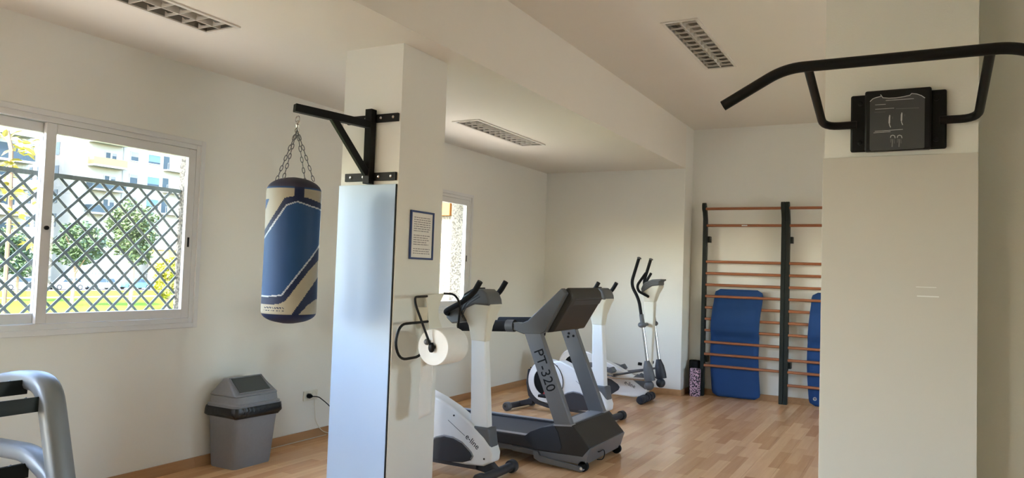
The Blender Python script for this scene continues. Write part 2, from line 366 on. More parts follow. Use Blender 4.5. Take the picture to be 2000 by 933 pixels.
# ================================================================== CEILING LIGHTS
def ceiling_light(x, y, z, w_, l, label):
    t = thing('ceiling_light', label, 'light fixture', (x, y, z), 'recessed louvre ceiling lights')
    x0, x1, y0, y1 = x-w_/2, x+w_/2, y-l/2, y+l/2
    mb = MB()
    mb.box(x0, x1, y0, y1, z+.10, z+.11)
    for a in ((x0, x0+.004, y0, y1), (x1-.004, x1, y0, y1), (x0, x1, y0, y0+.004), (x0, x1, y1-.004, y1)): mb.box(a[0], a[1], a[2], a[3], z-.004, z+.10)
    mb.build('housing', 'fixshade', t)
    mb = MB(); e = .018
    mb.box(x0-.008, x0+e, y0-.008, y1+.008, z-.009, z-.0005); mb.box(x1-e, x1+.008, y0-.008, y1+.008, z-.009, z-.0005)
    mb.box(x0+e, x1-e, y0-.008, y0+e, z-.009, z-.0005); mb.box(x0+e, x1-e, y1-e, y1+.008, z-.009, z-.0005)
    mb.build('rim', 'fixture', t)
    MB().box(x-.003, x+.003, y0+e, y1-e, z-.006, z+.05).build('spine', 'fixture', t)
    n = 12; me = None
    for k in range(n):
        yy = y0+e+(k+.5)*(l-2*e)/n
        b = MB()
        for sx in (-1, 1):
            xa, xb = sorted((x+sx*.004, x+sx*(w_/2-e))); xm = (xa+xb)/2
            b.prism([(xa, z-.005), (xb, z-.005), (xb, z+.03), (xm+(xb-xm)*.6, z+.013), (xm, z+.008), (xm-(xm-xa)*.6, z+.013), (xa, z+.03)], 'Y', yy-.0025, yy+.0025)
        b.build('louvre_blade', 'fixture', t)
    for sx in (-1, 1): MB().cyl((x+sx*w_/4, y0+.06, z+.075), (x+sx*w_/4, y1-.06, z+.075), .013, 8).build('tube_lamp', 'white', t, smooth=True)
for L_, lab in zip(LIGHTS, ['recessed louvre light in the low ceiling in front of the column', 'recessed louvre light in the low ceiling behind the column', 'recessed louvre light in the high ceiling']): ceiling_light(*L_, lab)
# ================================================================== EXTERIOR
GZ = -2.3
M['grass'] = mat('sunlit_grass', (.06, .095, .015), .95, var=.45, scale=.12, spec=0)
M['asphalt'] = mat('asphalt', (.10, .098, .095), .9, var=.1, spec=0)
M['paving'] = mat('pale_paving', (.50, .44, .35), .9, var=.1, spec=0)
M['render'] = mat('cream_render', (.17, .16, .135), .9, var=.04, scale=.3)
M['render2'] = mat('white_render', (.19, .185, .168), .9, var=.04, scale=.3)
M['bglass'] = mat('building_glass', (.02, .032, .04), .5, var=.2, scale=.5, spec=.15)
M['shutter'] = mat('grey_shutter', (.10, .10, .095), .7)
M['awning'] = mat('blue_awning', (.045, .085, .14), .8)
M['ochre'] = mat('ochre_render', (.22, .15, .05), .9, var=.1, scale=.4)
M['reed'] = mat('reed_screen', (.13, .10, .045), .9, var=.25, scale=8)
M['bark'] = mat('bark', (.16, .10, .055), .9, var=.2)
M['leaf'] = mat('leaf_green', (.026, .05, .011), .6, var=.5, scale=1.2)
M['leaf2'] = mat('leaf_olive', (.035, .055, .013), .6, var=.5, scale=1.2)
M['leafy'] = mat('leaf_yellow', (.20, .19, .012), .5, var=.4, scale=9)
M['carw'] = mat('car_white', (.30, .30, .30), .25); M['carb'] = mat('car_blue', (.035, .10, .15), .25); M['cars'] = mat('car_silver', (.13, .145, .16), .3, .3)
M['orange'] = mat('orange_panel', (.20, .07, .003), .7)
g = MB().box(-260, XL-TH-.02, -160, 260, GZ-.2, GZ); struct('ground_outside', g, 'grass', 'sunlit lawn outside the window', 'lawn')
struct('bounce_terrace', MB().box(XR+.21, 30, -25, 35, -.3, -.03), 'paving', 'pale paved ground added out of view to bounce light in at the right', 'bounce_terrace')  # unseen ground, added so sunlit paving bounces warm light to the ceiling
struct('bounce_yard', MB().box(-20, XR+.2, -30, YN-.21, -.3, -.03), 'paving', 'pale paved ground added behind the building to bounce light in', 'bounce_yard')  # another added pale surface out of view, reflecting sun indoors
struct('bounce_pavement', MB().box(-10, XL-TH-.03, -40, 60, GZ, GZ+.04), 'paving', 'pale paved strip added below the window wall to bounce light up', 'bounce_pavement')  # added strip, kept pale to send ground light up through the windows
pc = PZ(240, 566, GZ)          # kerb line of the parked cars
RX = pc.x
struct('road', MB().box(RX-9, RX+1.5, -120, 240, GZ, GZ+.03), 'asphalt', 'street with parked cars beyond the lawn', 'road')
struct('path', MB().box(RX+15, RX+16.5, -120, 240, GZ, GZ+.02), 'paving', 'pale path crossing the lawn', 'path')
# building
BX = RX-16
def bwindow(par, X, y0, y1, z0, z1, blind=0, bm='shutter'):
    f = frame_rect(MB(), X-.02, X+.10, y0, y1, z0, z1, .10, .10).build('window', 'render2', par)
    MB().box(X+.0, X+.04, y0+.1, y1-.1, z0+.1, z1-.1).build('pane', 'bglass', f)
    if blind: MB().box(X+.04, X+.07, y0+.1, y1-.1, z1-.1-(z1-z0-.2)*blind, z1-.1).build('shutter', bm, f)
b1 = thing('apartment_building', 'cream apartment block with balconies seen through the sash by the wall corner', 'building', (BX, PX(200, 480, BX).y, GZ))
zz = 4.665
def FB(a, b): p = PX(100+a/zz, 260+b/zz, BX); return p.y, p.z
Yc0 = FB(205, 300)[0]; Yst = FB(300, 300)[0]
ztop = 24
MB().box(BX-16, BX, Yc0, Yc0+70, GZ, ztop).build('walls', 'render', b1)
fl = 2.95
zr1 = FB(760, 212)[1]; zr2 = FB(752, 418)[1]; fl = (zr1-zr2)
wins = [(720, 800, .55, 'shutter'), (880, 1000, .8, 'awning')]
nfl = range(-1, 4)
for k in range(-2, 3):
    zc = zr1-fl*k
    if zc-1 < GZ+.5 or zc+1 > ztop: continue
    for a, b, bl, bmn in wins:
        ya, yb = FB(a, 220)[0], FB(b, 220)[0]
        bwindow(b1, BX, ya, yb, zc-.75, zc+.75, bl if (k % 2 == 0 or bmn == 'awning') else .35, bmn)
    # loggia at the right
    ya, yb = FB(1025, 260)[0], FB(1300, 260)[0]
    MB().box(BX+.0, BX+.05, ya, ya+1.0, zc-1.2, zc+.8).build('balcony_door', 'bglass', b1)
    MB().box(BX, BX+1.1, ya, yb, zc-1.5, zc-1.3).build('balcony_slab', 'render2', b1)
    rl = MB()
    for q in range(0, int((yb-ya)/.5)+1): rl.box(BX+1.05, BX+1.09, ya+q*.5, ya+q*.5+.04, zc-1.3, zc-.35)
    rl.box(BX+1.04, BX+1.10, ya, yb, zc-.35, zc-.28); rl.build('balcony_railing', 'shutter', b1)
    # big balcony
    ya, yb = FB(330, 260)[0], FB(640, 260)[0]
    zs = FB(480, 300)[1]-fl*k
    MB().box(BX, BX+1.5, ya, yb, zs-.25, zs).build('balcony_slab', 'render2', b1)
    sc = MB().box(BX+1.42, BX+1.48, ya, yb, zs, zs+1.05); sc.box(BX+.02, BX+1.42, ya, ya+.06, zs, zs+1.05); sc.box(BX+.02, BX+1.42, yb-.06, yb, zs, zs+1.05)
    sc.build('balcony_parapet', 'reed' if k == 0 else 'bglass', b1)
    bwindow(b1, BX, FB(490, 200)[0], FB(545, 200)[0], zs+.05, zs+2.15, 0); bwindow(b1, BX, FB(548, 200)[0], FB(600, 200)[0], zs+.05, zs+2.15, .2)
    MB().box(BX, BX+.05, FB(655, 220)[0], FB(662, 220)[0], zs, zs+fl).build('downpipe', 'shutter', b1)
# end wall windows (faces the viewer side)
for k in range(-2, 4):
    for a in (.8, 2.6, 4.4, 6.2, 8.0):
        zc = zr1-fl*k
        if zc < GZ+1: continue
        f = MB().box(BX-3.4-a*1.2, BX-2.5-a*1.2, Yc0-.06, Yc0+.02, zc-1.0, zc+.9).build('window', 'bglass', b1)
b2 = thing('apartment_building', 'white apartment block with long glazed balconies behind the yellow leaves', 'building', (BX+3, PX(20, 480, BX+3).y, GZ))
yb = PX(73, 300, BX+3).y
MB().box(BX-10, BX+1.2, yb-60, yb, GZ, 22).build('walls', 'render2', b2)
z0 = PX(40, 312, BX+3).z
for k in range(-3, 4):
    zc = z0-k*fl
    if zc < GZ: continue
    MB().box(BX+1.2, BX+3, yb-55, yb-.2, zc-.3, zc).build('balcony_slab', 'render2', b2)
    MB().box(BX+2.9, BX+3, yb-55, yb-.2, zc, zc+1.0).build('balcony_parapet', 'bglass' if k == 0 else 'render', b2)
    MB().box(BX+1.2, BX+1.26, yb-50, yb-1.5, zc+.1, zc+2.2).build('glazing', 'bglass', b2)
    mb = MB()
    for q in range(12): mb.box(BX+1.26, BX+1.32, yb-2-q*2.2-.15, yb-2-q*2.2, zc+.1, zc+2.2)
    mb.build('mullions', 'shutter', b2)
hut = thing('ochre_building', 'low ochre house behind the small tree with an orange trunk', 'building', (BX+5, PX(345, 540, BX+5).y, GZ))
yh = PX(318, 540, BX+5).y
MB().box(BX+1.6, BX+6, yh, yh+14, GZ, PX(330, 488, BX+6).z).build('walls', 'ochre', hut)
MB().box(BX+1.5, BX+6.2, yh-.2, yh+14.2, PX(330, 488, BX+6).z, PX(330, 488, BX+6).z+.2).build('roof', 'render2', hut)
# boundary railing
rl = thing('street_railing', 'grey vertical bar railing behind the parked cars', 'railing', (RX-8, PX(230, 550, RX-8).y, GZ))
ya, yb = PX(160, 550, RX-8).y, PX(300, 550, RX-8).y
MB().box(RX-8.15, RX-7.85, ya, yb, GZ, GZ+.5).build('plinth', 'render2', rl)
mb = MB()
q = ya
while q < yb: mb.box(RX-8.03, RX-7.97, q, q+.07, GZ+.5, GZ+2.0); q += .45
tag(mb.build('bars', 'shutter', rl), kind='stuff'); MB().box(RX-8.05, RX-7.95, ya, yb, GZ+1.95, GZ+2.03).build('top_rail', 'shutter', rl)
# parked cars
def car(x, y, m, label):
    t = thing('parked_car', label, 'car', (x, y, GZ+.03), 'cars parked along the street'); z = GZ+.03
    L0 = y-2.1
    low = [(0, .35), (.05, .62), (.25, .74), (1.05, .84), (1.05, .86), (3.5, .88), (4.1, .84), (4.2, .6), (4.18, .32), (3.75, .22), (.45, .22)]
    MB().prism([(L0+a, z+b) for a, b in low], 'X', x-.85, x+.85).build('body', m, t, bevel=.06)
    cab = [(1.0, .85), (1.65, 1.38), (2.0, 1.46), (3.0, 1.44), (3.55, 1.25), (3.9, .86)]
    n = len(cab); v = [(x-.80, L0+a, z+b) if b < 1 else (x-.62, L0+a, z+b) for a, b in cab]+[(x+.80, L0+a, z+b) if b < 1 else (x+.62, L0+a, z+b) for a, b in cab]
    MB().add(v, [tuple(range(n)), tuple(range(2*n-1, n-1, -1))]+[(i, i+n, (i+1) % n+n, (i+1) % n) for i in range(n)]).build('cabin', m, t, bevel=.04)
    for sx in (-1, 1):
        for (a0, a1) in ((1.25, 2.25), (2.33, 3.55)):
            b0 = .92; b1 = 1.36
            def px_(b): return x+sx*(.80-(b-.85)/.6*.18+.012)
            top0 = max(a0, 1.72) if a0 < 2 else a0; top1 = a1 if a1 < 3 else 3.3
            vs = [(px_(b0), L0+a0, z+b0), (px_(b0), L0+a1, z+b0), (px_(b1), L0+top1, z+b1), (px_(b1), L0+top0, z+b1)]
            MB().add(vs+[(p[0]-sx*.03, p[1], p[2]) for p in vs], [(0, 1, 2, 3), (7, 6, 5, 4), (0, 4, 5, 1), (1, 5, 6, 2), (2, 6, 7, 3), (3, 7, 4, 0)]).build('side_window', 'bglass', t)
        for a in (.85, 3.35):
            wl = MB().cyl((x+sx*.70, L0+a, z+.31), (x+sx*.88, L0+a, z+.31), .31).build('wheel', 'rubber', t, smooth=True)
            MB().cyl((x+sx*.88, L0+a, z+.31), (x+sx*.895, L0+a, z+.31), .2, 12).build('hub', 'silverlt', wl)
for px_, m_, lb in [(35, 'carw', 'white car parked behind the yellow leaves'), (128, 'carw', 'white car parked under the broad tree'), (197, 'cars', 'silver car parked in front of the railing'), (264, 'carb', 'light blue car parked beside the slim tree trunk')]:
    p = PX(px_, 560, RX-1.2); car(RX-1.2, p.y, m_, lb)
# trees
def leaf_cloud(mb, c, r, n, size, rnd):
    c = Vector(c)
    for _ in range(n):
        d = Vector((rnd.gauss(0, 1), rnd.gauss(0, 1), rnd.gauss(0, 1))).normalized()*(rnd.random()**.4)
        p = c+Vector((d.x*r[0], d.y*r[1], d.z*r[2])); u = Vector((rnd.gauss(0, 1), rnd.gauss(0, 1), rnd.gauss(0, .6))).normalized(); v = u.orthogonal().normalized()
        v = Matrix.Rotation(rnd.random()*6.28, 3, u) @ v; s = size*(.6+.8*rnd.random())
        mb.add([p-u*s, p+v*s*.45, p+u*s, p-v*s*.45], [(0, 1, 2, 3)])
def tree(name, px_, base, D, top, halfw, m, label, seed, lowcrown=.35):
    rnd = random.Random(seed); b = PD(px_, base, D); b.z = GZ; tp = PD(px_, top, D).z; hw = halfw*D/FPX
    t = thing(name, label, 'tree', b, 'trees on the lawn'); H_ = tp-GZ; zc0 = GZ+H_*lowcrown
    tr = MB().tube([b, b+Vector((.05, .05, H_*.35)), b+Vector((-.05, .1, H_*.75))], lambda t_: .16*(1-.6*t_), 8)
    for k in range(5):
        a = k*1.3; s0 = b+Vector((0, .05, H_*(.35+.06*k))); tr.tube([s0, s0+Vector((math.cos(a)*hw*.5, math.sin(a)*hw*.5, H_*.2))], .05, 6)
    tr.build('trunk', 'bark', t, smooth=True)
    cr = MB()
    for k in range(16):
        a = rnd.random()*6.28; rr = hw*.62*math.sqrt(rnd.random()); z = zc0+(tp-zc0)*(.12+.72*rnd.random())
        f = 1-.55*abs((z-zc0)/(tp-zc0)-.45)
        leaf_cloud(cr, (b.x+math.cos(a)*rr*f, b.y+math.sin(a)*rr*f, z), (hw*.42, hw*.42, (tp-zc0)*.17), 330, .17, rnd)
    tag(cr.build('crown', m, t), kind='stuff')
tree('broad_tree', 140, 592, 60, 428, 66, 'leaf', 'broad dark green tree standing behind the window mullion', 3, .42)
tree('slim_tree', 254, 592, 56, 388, 56, 'leaf2', 'tall green tree with a slim trunk in the middle of the lawn', 5, .38)
tree('broad_tree', 30, 590, 64, 440, 62, 'leaf', 'dense dark green tree behind the yellow leaves', 9, .35)
tree('small_tree', 326, 590, 52, 502, 30, 'leafy', 'small yellow green tree close to the pebbled reveal', 12, .3)
# near shrub with big yellow leaves
D0 = 6.6
b = PD(6, 640, D0); b.z = GZ
sh = thing('leafy_shrub', 'yellow green leafy branch just outside the left sash', 'plant', b)
top = PD(22, 290, D0)
MB().tube([b, PD(10, 560, D0), PD(20, 400, D0), top, PD(14, 255, D0)], .018, 6).build('stem', 'bark', sh, smooth=True)
lm = bpy.data.meshes.new('leaf')
lm.from_pydata([(0, 0, 0), (.03, .04, .012), (.028, .10, .014), (0, .17, -.01), (-.028, .10, .014), (-.03, .04, .012), (0, .05, 0), (0, .11, 0)], [], [(0, 1, 6), (1, 2, 7, 6), (2, 3, 7), (3, 4, 7), (4, 5, 6, 7), (5, 0, 6)])
lm.materials.append(M['leafy'])
rnd = random.Random(21)
spots = [(40, 285, 16, 12), (60, 290, 14, 14), (10, 275, 20, 12), (15, 320, 22, 8), (30, 370, 28, 16), (20, 410, 20, 30), (55, 380, 10, 26), (64, 480, 5, 5), (8, 350, 12, 20), (40, 440, 24, 20)]
for k in range(110):
    cx, cy, sx, sy = spots[k % len(spots)]
    p = PD(cx+rnd.uniform(-sx, sx), cy+rnd.uniform(-sy, sy), D0+rnd.uniform(-.25, .25))
    o = bpy.data.objects.new('leaf', lm); COL.objects.link(o); o.parent = sh
    o.location = p-b; o.rotation_euler = (rnd.uniform(-.6, .8), rnd.uniform(-.7, .7), rnd.uniform(0, 6.28)); s = rnd.uniform(.45, .85); o.scale = (s, s, s)
# lattice in the window opening
LX = -4.895; ly0, ly1 = 1.60, 3.765; lz0, lz1 = 1.06, PX(230, 365, -4.895).z+.01
lt = thing('garden_lattice', 'grey green diagonal lattice screen outside the sliding window', 'lattice', (LX, (ly0+ly1)/2, lz0))
MB().box(LX-.012, LX+.012, ly0, ly1, lz1, lz1+.028).build('top_rail', 'lattice', lt)
MB().box(LX-.012, LX+.012, ly0, ly1, lz0-.0095, lz0+.012).build('bottom_rail', 'lattice', lt)
step = .1415; hh = lz1-lz0
for dr in (1, -1):
    XX = LX+.004*dr; k = -12
    while k < 30:
        ystart = ly0+k*step + (0 if dr > 0 else hh)
        # line y = ystart + dr*(z-lz0)*1.0
        pts = []
        za, zb2 = lz0-.02, lz1+.005
        ya = ystart+dr*(za-lz0); yb = ystart+dr*(zb2-lz0)
        lo, hi = sorted((ya, yb))
        k += 1
        if hi <= ly0 or lo >= ly1: continue
        t0, t1 = 0, 1
        for lim, sgn in ((ly0, 1), (ly1, -1)):
            fa, fb = sgn*(ya-lim), sgn*(yb-lim)
            if fa < 0: t0 = max(t0, fa/(fa-fb))
            if fb < 0: t1 = min(t1, fa/(fa-fb))
        if t1-t0 < .03: continue
        A = Vector((XX, ya+(yb-ya)*t0, za+(zb2-za)*t0)); B = Vector((XX, ya+(yb-ya)*t1, za+(zb2-za)*t1))
        n_ = Vector((0, -(B-A).normalized().z, (B-A).normalized().y))*.0085; e = Vector((.004, 0, 0))
        MB().add([A-n_-e, A+n_-e, B+n_-e, B-n_-e, A-n_+e, A+n_+e, B+n_+e, B-n_+e], [(0, 1, 2, 3), (7, 6, 5, 4), (0, 4, 5, 1), (1, 5, 6, 2), (2, 6, 7, 3), (3, 7, 4, 0)]).build('slat', 'lattice', lt)
# outside fin and orange panel beyond window_2
struct('wall_fin', MB().box(-5.6, XL-TH-.001, 7.95, 8.2, GZ, 3.4), 'pebble', 'pebble dash fin wall outside the far window')
fin_o = PY(873, 391, 7.93); fin_p = PY(873, 421, 7.93)
tag(MB().box(-5.59, PY(881, 405, 7.93).x, 7.90, 7.949, fin_p.z, fin_o.z+.25).build('orange_sign', 'orange', bevel=.005), 'plain orange panel on the outside fin wall', 'panel')
# ================================================================== PUNCHING BAG AND BRACKET
ang0 = math.atan2(0-3.31, 0+3.28)      # direction bag -> camera
BC = Vector((-3.28, 3.31, 0)); BR = .158; bz1, bz0 = PY(575, 347, 3.31).z, PY(567, 631, 3.31).z
bag = thing('punching_bag', 'blue and cream punching bag hanging by chains in front of the column', 'punching bag', (BC.x, BC.y, bz0))
def pip(poly, x, y):
    c = False; n = len(poly)
    for i in range(n):
        (x1, y1), (x2, y2) = poly[i], poly[i-1]
        if (y1 > y) != (y2 > y) and x < (x2-x1)*(y-y1)/(y2-y1)+x1: c = not c
    return c
def near_line(pts, x, y, w_):
    for (x1, y1), (x2, y2) in zip(pts, pts[1:]):
        dx, dy = x2-x1, y2-y1; t_ = max(0, min(1, ((x-x1)*dx+(y-y1)*dy)/(dx*dx+dy*dy)))
        if math.hypot(x-x1-t_*dx, y-y1-t_*dy) < w_: return True
    return False
L1 = [(60, 430), (78, 405), (190, 225), (245, 203), (310, 222), (390, 240)]; L2 = [(380, 400), (362, 445), (320, 515), (160, 738), (110, 745), (40, 748)]
creamA = [(60, 125), (230, 125), (230, 172), (182, 184), (120, 290), (60, 395)]; creamA2 = [(80, 188), (104, 188), (84, 245), (70, 250)]
creamB = [(278, 125), (395, 128), (395, 205), (300, 178), (278, 174)]
diag = [(400, 480), (400, 560), (330, 668), (212, 846), (30, 846), (30, 792), (140, 790), (180, 770), (300, 600)]
crC = [(400, 745), (400, 846), (250, 846), (300, 790), (335, 768)]
navy1 = [(60, 395), (120, 290), (182, 184), (230, 172), (230, 115), (278, 115), (278, 174), (300, 178), (395, 205), (390, 240), (310, 222), (245, 203), (190, 225), (78, 405), (60, 430)]
def bag_mi(x, y):
    if y < 118: return 4
    if near_line(L1, x, y, 4) or near_line(L2, x, y, 4): return 3
    if pip(creamA2, x, y): return 0
    if pip(creamA, x, y) or pip(creamB, x, y): return 2
    if pip(navy1, x, y): return 1
    if near_line([(300, 800), (335, 768), (400, 748)], x, y, 4): return 2
    if (808 < y < 814 or 824 < y < 829) and 66 < x < 172 and (int(x/5)*7+int(y/9)*3) % 11 < 6: return 1
    if pip(diag, x, y) or pip(crC, x, y): return 2
    if y > 846: return 1
    # below L2 = navy
    def l2y(xx):
        for (x1, y1), (x2, y2) in zip(L2, L2[1:]):
            if min(x1, x2) <= xx <= max(x1, x2): return y1+(y2-y1)*(xx-x1)/(x2-x1)
        return 400 if xx > 380 else 748
    return 1 if y > l2y(x) else 0
mb = MB(); NT, NV = 176, 190
prof = []
for j in range(NV+1):
    v = j/NV; z = bz1+(bz0-bz1)*v
    r = BR
    d0 = (bz1-z); d1 = (z-bz0)
    if d0 < .09: r = BR*math.sqrt(max(0.02, 1-((.09-d0)/.09)**2.2))
    if d1 < .075: r = BR*math.sqrt(max(0.05, 1-((.075-d1)/.075)**2.4))
    prof.append((r*(1+.006*math.sin(v*9)), z, v))
rs = [[(BC.x+r*math.cos(2*math.pi*k/NT), BC.y+r*math.sin(2*math.pi*k/NT), z) for k in range(NT)] for r, z, v in prof]
mb.rings(rs); mis = []
for j in range(NV):
    v = (prof[j][2]+prof[j+1][2])/2; py_ = 50+v*855
    xl_ = 88-(py_-120)*38/680; xr_ = 372-(py_-120)*22/680
    for k in range(NT):
        a = 2*math.pi*(k+.5)/NT-ang0; a = (a+math.pi) % (2*math.pi)-math.pi
        u = math.sin(a); u = u if abs(a) < math.pi/2 else (2-u if u > 0 else -2-u)
        mis.append(bag_mi(xl_+(u+1)/2*(xr_-xl_), py_))
mb.mi = mis+[4, 1]
mb.build('bag_body', ['bag_blue', 'bag_navy', 'bag_cream', 'bag_line', 'bag_cap'], bag, smooth=True)
hook = PY(583, 228, 3.31); ringz = PY(584, 253, 3.31).z
for k in range(4):
    a = ang0+math.pi/4+k*math.pi/2+.25; top_ = Vector((BC.x, BC.y, ringz)); bot = Vector((BC.x+.125*math.cos(a), BC.y+.125*math.sin(a), bz1-.02))
    d = (bot-top_); n = 10; c = MB(); dn = d.normalized(); s1 = dn.orthogonal().normalized(); s2 = dn.cross(s1)
    for i in range(n):
        p = top_+d*((i+.5)/n); sd = s1 if i % 2 else s2; hl = d.length/n*.62; hw = .0075
        c.tube([p+dn*hl*math.cos(q)*.95+sd*hw*math.sin(q) for q in [2*math.pi*j/10 for j in range(10)]], .0026, 5, closed=True)
    c.build('chain', 'darksteel', bag, smooth=True)
c = MB().lathe([(.005, 0), (.012, .004), (.014, .02), (.006, .03), (.005, .05)], (BC.x, BC.y, ringz+.008))
c.tube([(BC.x+.016*math.cos(q), BC.y, ringz+.062+.02*math.sin(q)) for q in [2*math.pi*j/14 for j in range(14)]], .004, 6, closed=True)
c.tube([(BC.x+.017*math.cos(q), BC.y, ringz-.004+.016*math.sin(q)) for q in [2*math.pi*j/14 for j in range(14)]], .0045, 6, closed=True)
c.build('swivel_hook', 'steel', bag, smooth=True)
zA = PY(722, 240, 3.70).z
UXc = PY(722, 290, CY0-.035).x
br = thing('bag_bracket', 'black steel bracket bolted to the column holding the punching bag', 'bracket', (UXc, CY0, 2.05))
zu1, zu0 = PY(721, 214, CY0-.04).z, PY(720, 359, CY0-.04).z
MB().box(UXc-.026, UXc+.026, CY0-.062, CY0-.010, zu0, zu1).build('upright', 'black', br, bevel=.003)
ze = PZ(583, 222, 0)
endp = Vector((BC.x, BC.y-.03, PY(576, 211, 3.29).z))
rootp = Vector((UXc, CY0-.05, PY(715, 243, CY0-.06).z))
sq = [(-.024, -.024), (.024, -.024), (.024, .024), (-.024, .024)]
MB().sweep([rootp, endp], sq).build('arm', 'black', br, bevel=.003)
mid = rootp+(endp-rootp)*.50
MB().sweep([mid+Vector((0, 0, -.01)), Vector((UXc, CY0-.055, zu0+.06))], [(-.02, -.02), (.02, -.02), (.02, .02), (-.02, .02)]).build('brace', 'black', br, bevel=.003)
for zz_ in (PY(755, 231, CY0).z, PY(725, 346, CY0).z):
    pl = MB().box(PY(677, 347, CY0).x, PY(776, 341, CY0).x, CY0-.018 if zz_ > 2.3 else CY0-.018, CY0-.0005, zz_-.026, zz_+.026).build('mounting_plate', 'black', br, bevel=.002)
    for q in (677+12, 677+36, 677+66, 677+90):
        xx = PY(q, 345, CY0).x; MB().lathe([(.010, 0), (.010, .005), (.005, .009)], (xx, CY0-.018, zz_), (0, -1, 0), 10).build('bolt', 'steel', pl, smooth=True)
# ================================================================== NOTICE
nf = thing('framed_notice', 'blue framed sheet of printed rules on the column', 'notice', (CX1, 4.03, 1.55))
ya, yb, za, zb_ = 3.905, 4.165, 1.566, 1.88
frame_rect(MB(), CX1+.0005, CX1+.014, ya, yb, za, zb_, .012, .012).build('frame', 'blue_frame', nf, bevel=.002)
MB().box(CX1+.0005, CX1+.006, ya+.012, yb-.012, za+.012, zb_-.012).build('sheet', 'paper', nf)
mb = MB(); rnd = random.Random(4)
for k in range(17):
    z = zb_-.045-k*.0145
    if k in (7, 13): continue
    y = ya+.04; ye_ = yb-.035-(.06*rnd.random() if rnd.random() < .4 else 0)
    while y < ye_:
        l = rnd.uniform(.012, .04); mb.box(CX1+.006, CX1+.0064, y, min(y+l, ye_), z, z+.0042); y += l+.006
tag(mb.build('printed_lines', 'ink', nf), kind='stuff')
# ================================================================== PAPER ROLL HOLDER
ph = thing('paper_roll_holder', 'black wire paper towel roll holder on the side of the column', 'dispenser', (CX1, 4.0, .95))
def onp(x, y, X): return PX(x, y, X)
z1_ = dict()
def Z1(a, b, X): return PX(760+a/4.664, 530+b/4.664, X)
rx = -2.62
ax0 = Z1(400, 690, rx); ax1 = ax0+Vector((0, .235, 0.004))
pl = [Z1(335, 215, -2.77), Z1(505, 198, -2.77), Z1(470, 270, -2.77), Z1(448, 350, -2.77), Z1(455, 430, -2.77), Z1(482, 512, -2.77), Z1(362, 518, -2.77), Z1(358, 400, -2.77), Z1(350, 300, -2.77)]
MB().add(pl+[p+Vector((-.006, 0, 0)) for p in pl], [tuple(range(9)), tuple(range(17, 8, -1))]+[(i, i+9, (i+1) % 9+9, (i+1) % 9) for i in range(9)]).build('back_plate', 'cream', ph)
MB().box(CX1+.0005, -2.776, pl[8].y+.01, pl[8].y+.05, pl[7].z-.05, pl[7].z+.05).build('wall_mount', 'cream', ph)
zt_ = pl[0].z
a_ = fillet([Z1(500, 200, -2.768), Z1(600, 205, -2.74), Z1(650, 300, -2.70), ax1+Vector((.0, .03, 0))], .05)
MB().tube(a_, .0075, 8).build('wire_arm', 'black', ph, smooth=True)
a_ = fillet([Z1(345, 225, -2.768), Z1(235, 232, -2.74), Z1(240, 300, -2.70), ax0+Vector((0, -.02, .0))], .03)
MB().tube(a_, .0075, 8).build('wire_arm', 'black', ph, smooth=True)
lp = [Z1(352, 455, -2.772), Z1(100, 480, -2.772), Z1(50, 660, -2.772), Z1(100, 805, -2.772), Z1(275, 775, -2.75), Z1(335, 680, -2.70)]
MB().tube(fillet(lp, .06), .0085, 8).build('wire_loop', 'black', ph, smooth=True)
MB().ball(Z1(345, 640, -2.66), .02, 10).build('clamp', 'mgrey', ph, smooth=True)
MB().ball(ax0+Vector((0, -.018, 0)), .024, 12, (.9, .6, 1.35)).build('axle_knob', 'black', ph, smooth=True)
MB().cyl(ax0+Vector((0, -.01, 0)), ax1+Vector((0, .03, 0)), .012).build('axle', 'black', ph, smooth=True)
pr = thing('paper_roll', 'large white paper towel roll on the wire holder', 'paper roll', (ax0.x, ax0.y, ax0.z))
RR = .112
MB().lathe([(.025, .01), (.025, 0), (RR-.003, 0), (RR, .004), (RR, .231), (RR-.003, .235), (.025, .235), (.025, .22)], ax0, (0, 1, 0), 40).build('roll', 'paper', pr, smooth=True)
xs = ax0.x-RR-.001
sh_ = MB(); nseg = 14
top_z = ax0.z; bot_z = PX(838, 812, xs).z
rows = []
for k in range(nseg+1):
    t_ = k/nseg; z = top_z+(bot_z-top_z)*t_; dx = .004*math.sin(t_*7)
    rows.append([(xs+dx+.004*math.sin(q*5+t_*3), ax0.y+.03+q*(.155-.02*t_), z+(.012*q*t_)) for q in [i/6 for i in range(7)]])
vs = [p for r in rows for p in r]; fs = [(j*7+i, j*7+i+1, (j+1)*7+i+1, (j+1)*7+i) for j in range(nseg) for i in range(6)]
so_ = sh_.add(vs, fs).build('hanging_sheet', 'paper', pr, smooth=True); md = so_.modifiers.new('thick', 'SOLIDIFY'); md.thickness = .0006
# ================================================================== TREADMILL
T0, T1 = 5.40, 6.16
tm = thing('treadmill', 'grey treadmill with PT-320 lettering on its upright', 'treadmill', (-3.1, (T0+T1)/2, 0))
MB().box(-4.12, -2.3, T0+.02, T1-.02, .075, .12).build('base_frame', 'silver', tm, bevel=.004)
MB().box(-4.05, -2.5, T0+.095, T1-.095, .15, .192).build('running_belt', 'belt', tm, bevel=.012)
for a, b in ((T0, T0+.09), (T1-.09, T1)):
    MB().prism([(-4.1, .12), (-2.62, .12), (-2.62, .205), (-4.06, .205), (-4.1, .18)], 'Y', a, b).build('side_rail', 'dgrey', tm, bevel=.006)
    MB().box(-4.06, -2.66, a+.008, b-.03 if a > 5.8 else b-.02, .2055, .211).build('foot_strip', 'silverlt', tm, bevel=.002)
    MB().box(-4.12, -4.04, a+.01, b-.01, 0, .10).build('rear_foot', 'rubber', tm, bevel=.006)
